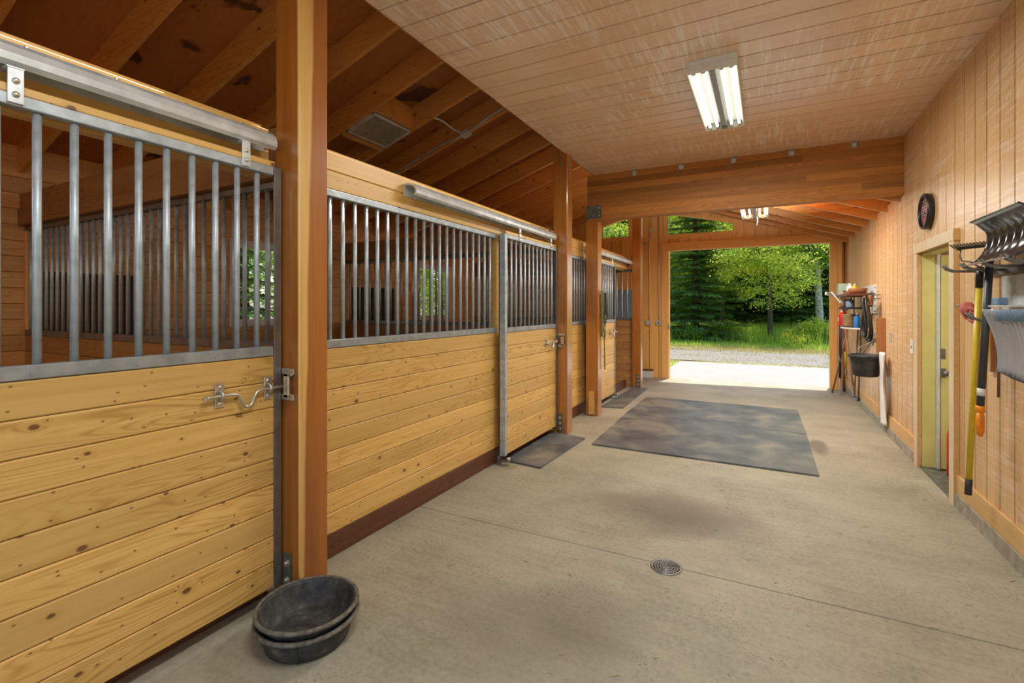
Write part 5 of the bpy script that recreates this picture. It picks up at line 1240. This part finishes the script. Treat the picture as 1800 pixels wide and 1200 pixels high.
def conifer(x, y, h, r0, label, seed=0, zb=0.5, dens=1.0, group='trees beyond the far doorway', mat='needle'):
    global rng; rng = np.random.default_rng(500 + seed)
    z0 = rise(x, y) - 0.06
    o = thing('conifer_tree', label, 'tree', (x, y, z0), group)
    MB().tube([(x, y, z0), (x, y, z0 + h * 0.5), (x, y, z0 + h * 0.97)], [0.02 * h, 0.012 * h, 0.002 * h], 8).build('trunk', 'bark', o)
    Cs = []; Us = []; Ws = []
    nl = int(h * 2.9); bm_ = MB()
    for i in range(nl):
        q = i / nl; z_ = z0 + zb + (h - zb) * q; rad = r0 * (1 - q) ** 0.85 * rng.uniform(0.8, 1.1) + 0.05
        nb = int(rng.integers(8, 12))
        for k in range(nb):
            a = 2 * math.pi * (k + rng.random() * 0.6) / nb + i * 1.7; d = np.array([math.cos(a), math.sin(a), 0]); sd = np.array([-d[1], d[0], 0])
            ln = rad * rng.uniform(0.8, 1.1); droop = rng.uniform(0.12, 0.32)
            bm_.tube([(x, y, z_), tuple(np.array([x, y, z_]) + d * ln * 0.6 - np.array([0, 0, droop * ln * 0.45])), tuple(np.array([x, y, z_]) + d * ln - np.array([0, 0, droop * ln * 0.6]))], [0.016, 0.009, 0.003], 4, caps=False)
            m_ = int(64 * dens * ln / 1.2) + 8
            s = rng.random(m_) ** 0.85; lat = rng.uniform(-1, 1, m_) * 0.36 * ln * (1.15 - s)
            p = np.array([x, y, z_]) + d * (s * ln)[:, None] + sd * lat[:, None]
            p[:, 2] -= droop * ln * (s * 0.9 - 0.3 * s * s) + np.abs(lat) * 0.18; p += rng.normal(size=p.shape) * 0.025
            u = d * 0.9 + sd * np.sign(lat)[:, None] * 0.7 + rng.normal(size=p.shape) * 0.25; u[:, 2] -= 0.25; u /= np.linalg.norm(u, axis=1, keepdims=True)
            w = np.cross(u, np.array([0, 0, 1.0]) + rng.normal(size=p.shape) * 0.3); w /= np.linalg.norm(w, axis=1, keepdims=True)
            sz = rng.uniform(0.05, 0.11, m_)[:, None]
            Cs.append(p); Us.append(u * sz); Ws.append(w * sz * 0.30)
    bm_.build('branches', 'bark', o)
    quads_obj('foliage', np.concatenate(Cs), np.concatenate(Us), np.concatenate(Ws), mat, o)
    return o
# seen through the doorway
broadleaf(0.15, 24.2, 7.4, 2.55, 1.25, 'bright green broadleaf tree with a thin trunk at the middle of the far doorway', nclump=150, per=190, leaf=0.055, seed=1, trunk_r=0.10)
broadleaf(2.3, 27.5, 9.0, 2.2, 3.0, 'tall tree with a pale forked trunk at the right of the far doorway', mat='leaf_dark', bark='bark_pale', trunk_r=0.15, nclump=160, per=160, leaf=0.06, seed=2, lean=-0.03)
conifer(-2.95, 24.5, 9.5, 2.5, 'large dark spruce at the left of the far doorway', seed=1, zb=0.35, dens=3.2)
conifer(1.0, 30.5, 11.0, 2.6, 'dark spruce behind the bright tree, right of its trunk', seed=2, zb=0.3, dens=2.4)
conifer(-1.2, 31.5, 12.0, 2.8, 'dark spruce behind and left of the bright tree', seed=3, zb=0.5, dens=2.4)
conifer(3.8, 33.0, 12.0, 2.8, 'dark spruce behind the pale trunked tree', seed=4, zb=0.3, dens=2.0)
broadleaf(-2.0, 28.0, 8.5, 1.9, 2.2, 'dull green tree between the big spruce and the bright tree', mat='leaf', nclump=130, per=200, leaf=0.055, seed=5, trunk_r=0.09)
broadleaf(-4.9, 28.2, 9.5, 2.3, 1.6, 'leafy tree behind the large spruce, lower left of the doorway view', mat='leaf', nclump=150, per=190, leaf=0.055, seed=6, trunk_r=0.1)
conifer(-7.6, 31.0, 12.0, 2.9, 'tall spruce farthest to the left beyond the doorway', seed=7, zb=0.4, dens=1.8)
broadleaf(-9.4, 27.5, 9.5, 2.6, 2.0, 'green tree seen through the left gable window', mat='leaf', nclump=140, per=80, seed=8)
broadleaf(6.2, 30.0, 10.0, 2.6, 2.0, 'green tree beyond the right jamb of the doorway', mat='leaf_dark', nclump=120, per=70, seed=9)
for k, (x_, y_) in enumerate(((-4.8, 36), (-1.6, 37), (1.6, 36.5), (5.0, 37.5), (-8.5, 36.5), (-12.5, 34))):
    broadleaf(x_, y_, 12.0, 3.2, 0.1, ['leafy wood edge tree far behind the large spruce', 'leafy wood edge tree far behind the bright tree', 'leafy wood edge tree far behind its trunk, right side', 'leafy wood edge tree far behind the pale trunk', 'leafy wood edge tree far left', 'leafy wood edge tree farthest left'][k],
              mat='leaf_dark', nclump=260, per=90, leaf=0.15, seed=20 + k, trunk_r=0.14)
# outside the stall windows
conifer(-11.5, 7.6, 7.5, 2.2, 'spruce outside the window of the middle stall', seed=11, zb=0.2, dens=1.1, group='trees outside the stall windows')
broadleaf(-10.8, 15.0, 6.5, 2.8, 0.2, 'bushy green tree outside the window of the far stall', mat='leaf', nclump=260, per=130, seed=12, group='trees outside the stall windows')
broadleaf(-14.5, 11.0, 8.5, 3.2, 0.3, 'green tree standing back from the stall windows', mat='leaf_dark', nclump=150, per=70, leaf=0.09, seed=13, group='trees outside the stall windows')
broadleaf(-12.5, 1.5, 7.5, 2.8, 0.3, 'green tree outside the window of the nearest stall', mat='leaf_dark', nclump=120, per=60, leaf=0.09, seed=14, group='trees outside the stall windows')
# grass
def grass(n, x0, x1, y0, y1, h0, h1, wid, mat, name, label, zf, dens=None, seed=3):
    global rng; rng = np.random.default_rng(seed)
    xx = rng.uniform(x0, x1, n); yy = rng.uniform(y0, y1, n)
    if dens is not None:
        keep = rng.random(n) < dens(xx, yy); xx, yy = xx[keep], yy[keep]; n = len(xx)
    zz_ = np.array([zf(a, b) for a, b in zip(xx, yy)])
    C = np.stack([xx, yy, zz_], 1); a = rng.uniform(0, 2 * math.pi, n); ln = rng.uniform(h0, h1, n)
    le = rng.uniform(0.1, 0.55, n); U = np.stack([np.cos(a) * le, np.sin(a) * le, np.ones(n)], 1) * ln[:, None]
    W = np.stack([-np.sin(a), np.cos(a), np.zeros(n)], 1) * wid
    o = quads_obj(name, C, U, W, mat, None, ((x0 + x1) / 2, (y0 + y1) / 2, 0), tip=True)
    tag(o, label, 'grass', None, 'stuff')
grass(30000, -9, 7, 22.3, 31.0, 0.22, 0.70, 0.030, 'grass', 'tall_grass', 'tall green grass growing under the trees beyond the drive', lambda a, b: rise(a, b) - 0.06,
      lambda x_, y_: np.clip(0.25 + 0.55 * np.sin(x_ * 1.1 + 0.6) * np.sin(y_ * 0.9) + np.clip((y_ - 23.2) / 2.5, -0.2, 0.6), 0.05, 1))
grass(12000, -9, 7, 20.2, 23.0, 0.05, 0.20, 0.025, 'grass', 'short_grass', 'short grass at the far edge of the gravel drive', lambda a, b: rise(a, b) - 0.06, None, 4)
grass(5000, -5, -2.14, 11.2, 14.3, 0.03, 0.12, 0.014, 'grass', 'short_grass', 'short green grass beside the left edge of the apron', lambda a, b: -0.06, None, 16)
grass(9000, -6, 5, 14.23, 15.4, 0.02, 0.09, 0.012, 'grass_dry', 'dry_grass', 'dry yellow grass along the edge of the apron', lambda a, b: -0.065, lambda x_, y_: np.clip(0.9 - (y_ - 14.2) / 1.2, 0.05, 1) * np.where(x_ < -0.9, 1, 0.35), 5)
grass(14000, -8, 6, 18.3, 20.9, 0.04, 0.16, 0.014, 'grass_dry', 'dry_grass', 'dry yellow grass along the far edge of the gravel drive', lambda a, b: -0.06, lambda x_, y_: np.clip((y_ - 18.2) / 1.2, 0.1, 1), 15)
grass(6000, -6, 5, 15.0, 19.0, 0.02, 0.08, 0.014, 'grass_dry', 'dry_grass', 'thin dry tufts scattered over the gravel drive', lambda a, b: -0.06, lambda x_, y_: (np.sin(x_ * 2.3) * np.sin(y_ * 3.1) > 0.1) * 0.8, 6)
def weed(x, y, label, mat='flower', h=0.55, seed=1):
    global rng; rng = np.random.default_rng(seed); z0 = rise(x, y) - 0.06
    o = thing('flowering_weed', label, 'plant', (x, y, z0), 'flowering weeds at the edge of the drive')
    m = MB()
    for k in range(7):
        a = k * 0.9; m.tube([(x, y, z0), (x + 0.1 * math.cos(a), y + 0.1 * math.sin(a), z0 + h * 0.6), (x + 0.2 * math.cos(a), y + 0.2 * math.sin(a), z0 + h * rng.uniform(0.75, 1))], 0.006, 5)
    m.build('stems', 'grass', o)
    n = 90; C = np.array([x, y, z0 + h * 0.45]) + rng.normal(size=(n, 3)) * np.array([0.13, 0.13, 0.14]); U = rand_dirs(n); W = np.cross(U, rand_dirs(n)); quads_obj('leaves', C, U * 0.05, W * 0.03, 'grass', o)
    n = 110; C = np.array([x, y, z0 + h * 0.85]) + rng.normal(size=(n, 3)) * np.array([0.15, 0.15, 0.10]); U = rand_dirs(n); W = np.cross(U, rand_dirs(n)); quads_obj('flowers', C, U * 0.026, W * 0.026, mat, o)
weed(0.75, 20.9, 'taller yellow-flowered weed at the far edge of the drive, right of the tree trunk', h=0.62, seed=1)
weed(1.15, 20.8, 'smaller yellow-flowered weed just right of the taller one', h=0.45, seed=2)
def shrub(x, y, r, h, label, seed, mat='leaf'):
    global rng; rng = np.random.default_rng(900 + seed); z0 = rise(x, y) - 0.06
    o = thing('shrub', label, 'shrub', (x, y, z0), 'shrubs under the trees')
    m = MB()
    for k in range(6):
        a = k * 1.05; m.tube([(x, y, z0), (x + r * 0.5 * math.cos(a), y + r * 0.5 * math.sin(a), z0 + h * 0.7)], [0.015, 0.006], 5)
    m.build('stems', 'bark', o)
    nc = 26 if r < 1.2 else 60; d = rand_dirs(nc); d[:, 2] = abs(d[:, 2]); cc_ = np.array([x, y, z0 + h * 0.2]) + d * np.array([r, r, h * 0.75]) * rng.random(nc)[:, None] ** 0.4
    C = np.repeat(cc_, 90, 0) + rng.normal(size=(nc * 90, 3)) * 0.14 * r; n = len(C); U = rand_dirs(n); W = np.cross(U, rand_dirs(n))
    lf_ = 0.055 if r < 1.2 else 0.13
    quads_obj('foliage', C, U * lf_, W * lf_ * 0.64, mat, o)
shrub(1.6, 24.0, 0.8, 1.1, 'green shrub right of the bright tree trunk', 1)
shrub(-1.6, 25.0, 0.7, 0.8, 'low green shrub left of the bright tree trunk', 2)
shrub(2.5, 24.6, 0.7, 0.8, 'green shrub in front of the pale trunk', 3)
shrub(-3.0, 23.4, 0.6, 0.7, 'low shrub at the foot of the large spruce', 4, 'leaf_dark')
for k, x_ in enumerate((-9.0, -6.6, -4.3, -2.1, 0.0, 2.1, 4.3, 6.6)):
    shrub(x_, 33.6 + 0.5 * (k % 2), 1.7, 2.7, '%s bush of the dark undergrowth behind the trees, counted from the left' % ords[k], 10 + k, 'leaf_dark')

# ------------------------------------------------------------------ world, sun, camera
wd_ = bpy.data.worlds.new('world'); SC.world = wd_; wd_.use_nodes = True
nt = wd_.node_tree; bg = nt.nodes['Background']
sky = nt.nodes.new('ShaderNodeTexSky'); sky.sky_type = 'NISHITA'; sky.sun_disc = False; sky.sun_elevation = math.radians(62); sky.sun_rotation = math.radians(10); sky.air_density = 1.0; sky.dust_density = 1.5
nt.links.new(sky.outputs[0], bg.inputs['Color']); bg.inputs['Strength'].default_value = 0.34
sn = bpy.data.lights.new('sun', 'SUN'); sn.energy = 6.0; sn.angle = math.radians(0.6); sn.color = (1.0, 0.95, 0.86)
so = bpy.data.objects.new('sun', sn); COL.objects.link(so); so.location = (2, 20, 30)
so.rotation_euler = V((-0.2, -1.0, -2.75)).to_track_quat('-Z', 'Y').to_euler()

cam = bpy.data.cameras.new('camera'); co_ = bpy.data.objects.new('camera', cam); COL.objects.link(co_)
co_.location = (0, 0, 1.5); co_.rotation_euler = (math.radians(90), 0, math.atan(445 / 852))
cam.sensor_width = 36; cam.lens = 852 / 1800 * 36; cam.shift_y = -60 / 1800; cam.clip_start = 0.05; cam.clip_end = 300
SC.camera = co_
SC.view_settings.view_transform = 'Standard'; SC.view_settings.look = 'None'; SC.view_settings.gamma = 1.0; SC.view_settings.use_curve_mapping = False
SC.view_settings.exposure = 0.0
cy = SC.cycles
cy.use_denoising = True; cy.use_adaptive_sampling = True; cy.adaptive_threshold = 0.015; cy.max_bounces = 10; cy.diffuse_bounces = 6; cy.glossy_bounces = 4; cy.transparent_max_bounces = 16; cy.transmission_bounces = 6
cy.caustics_reflective = False; cy.caustics_refractive = False; cy.sample_clamp_indirect = 8
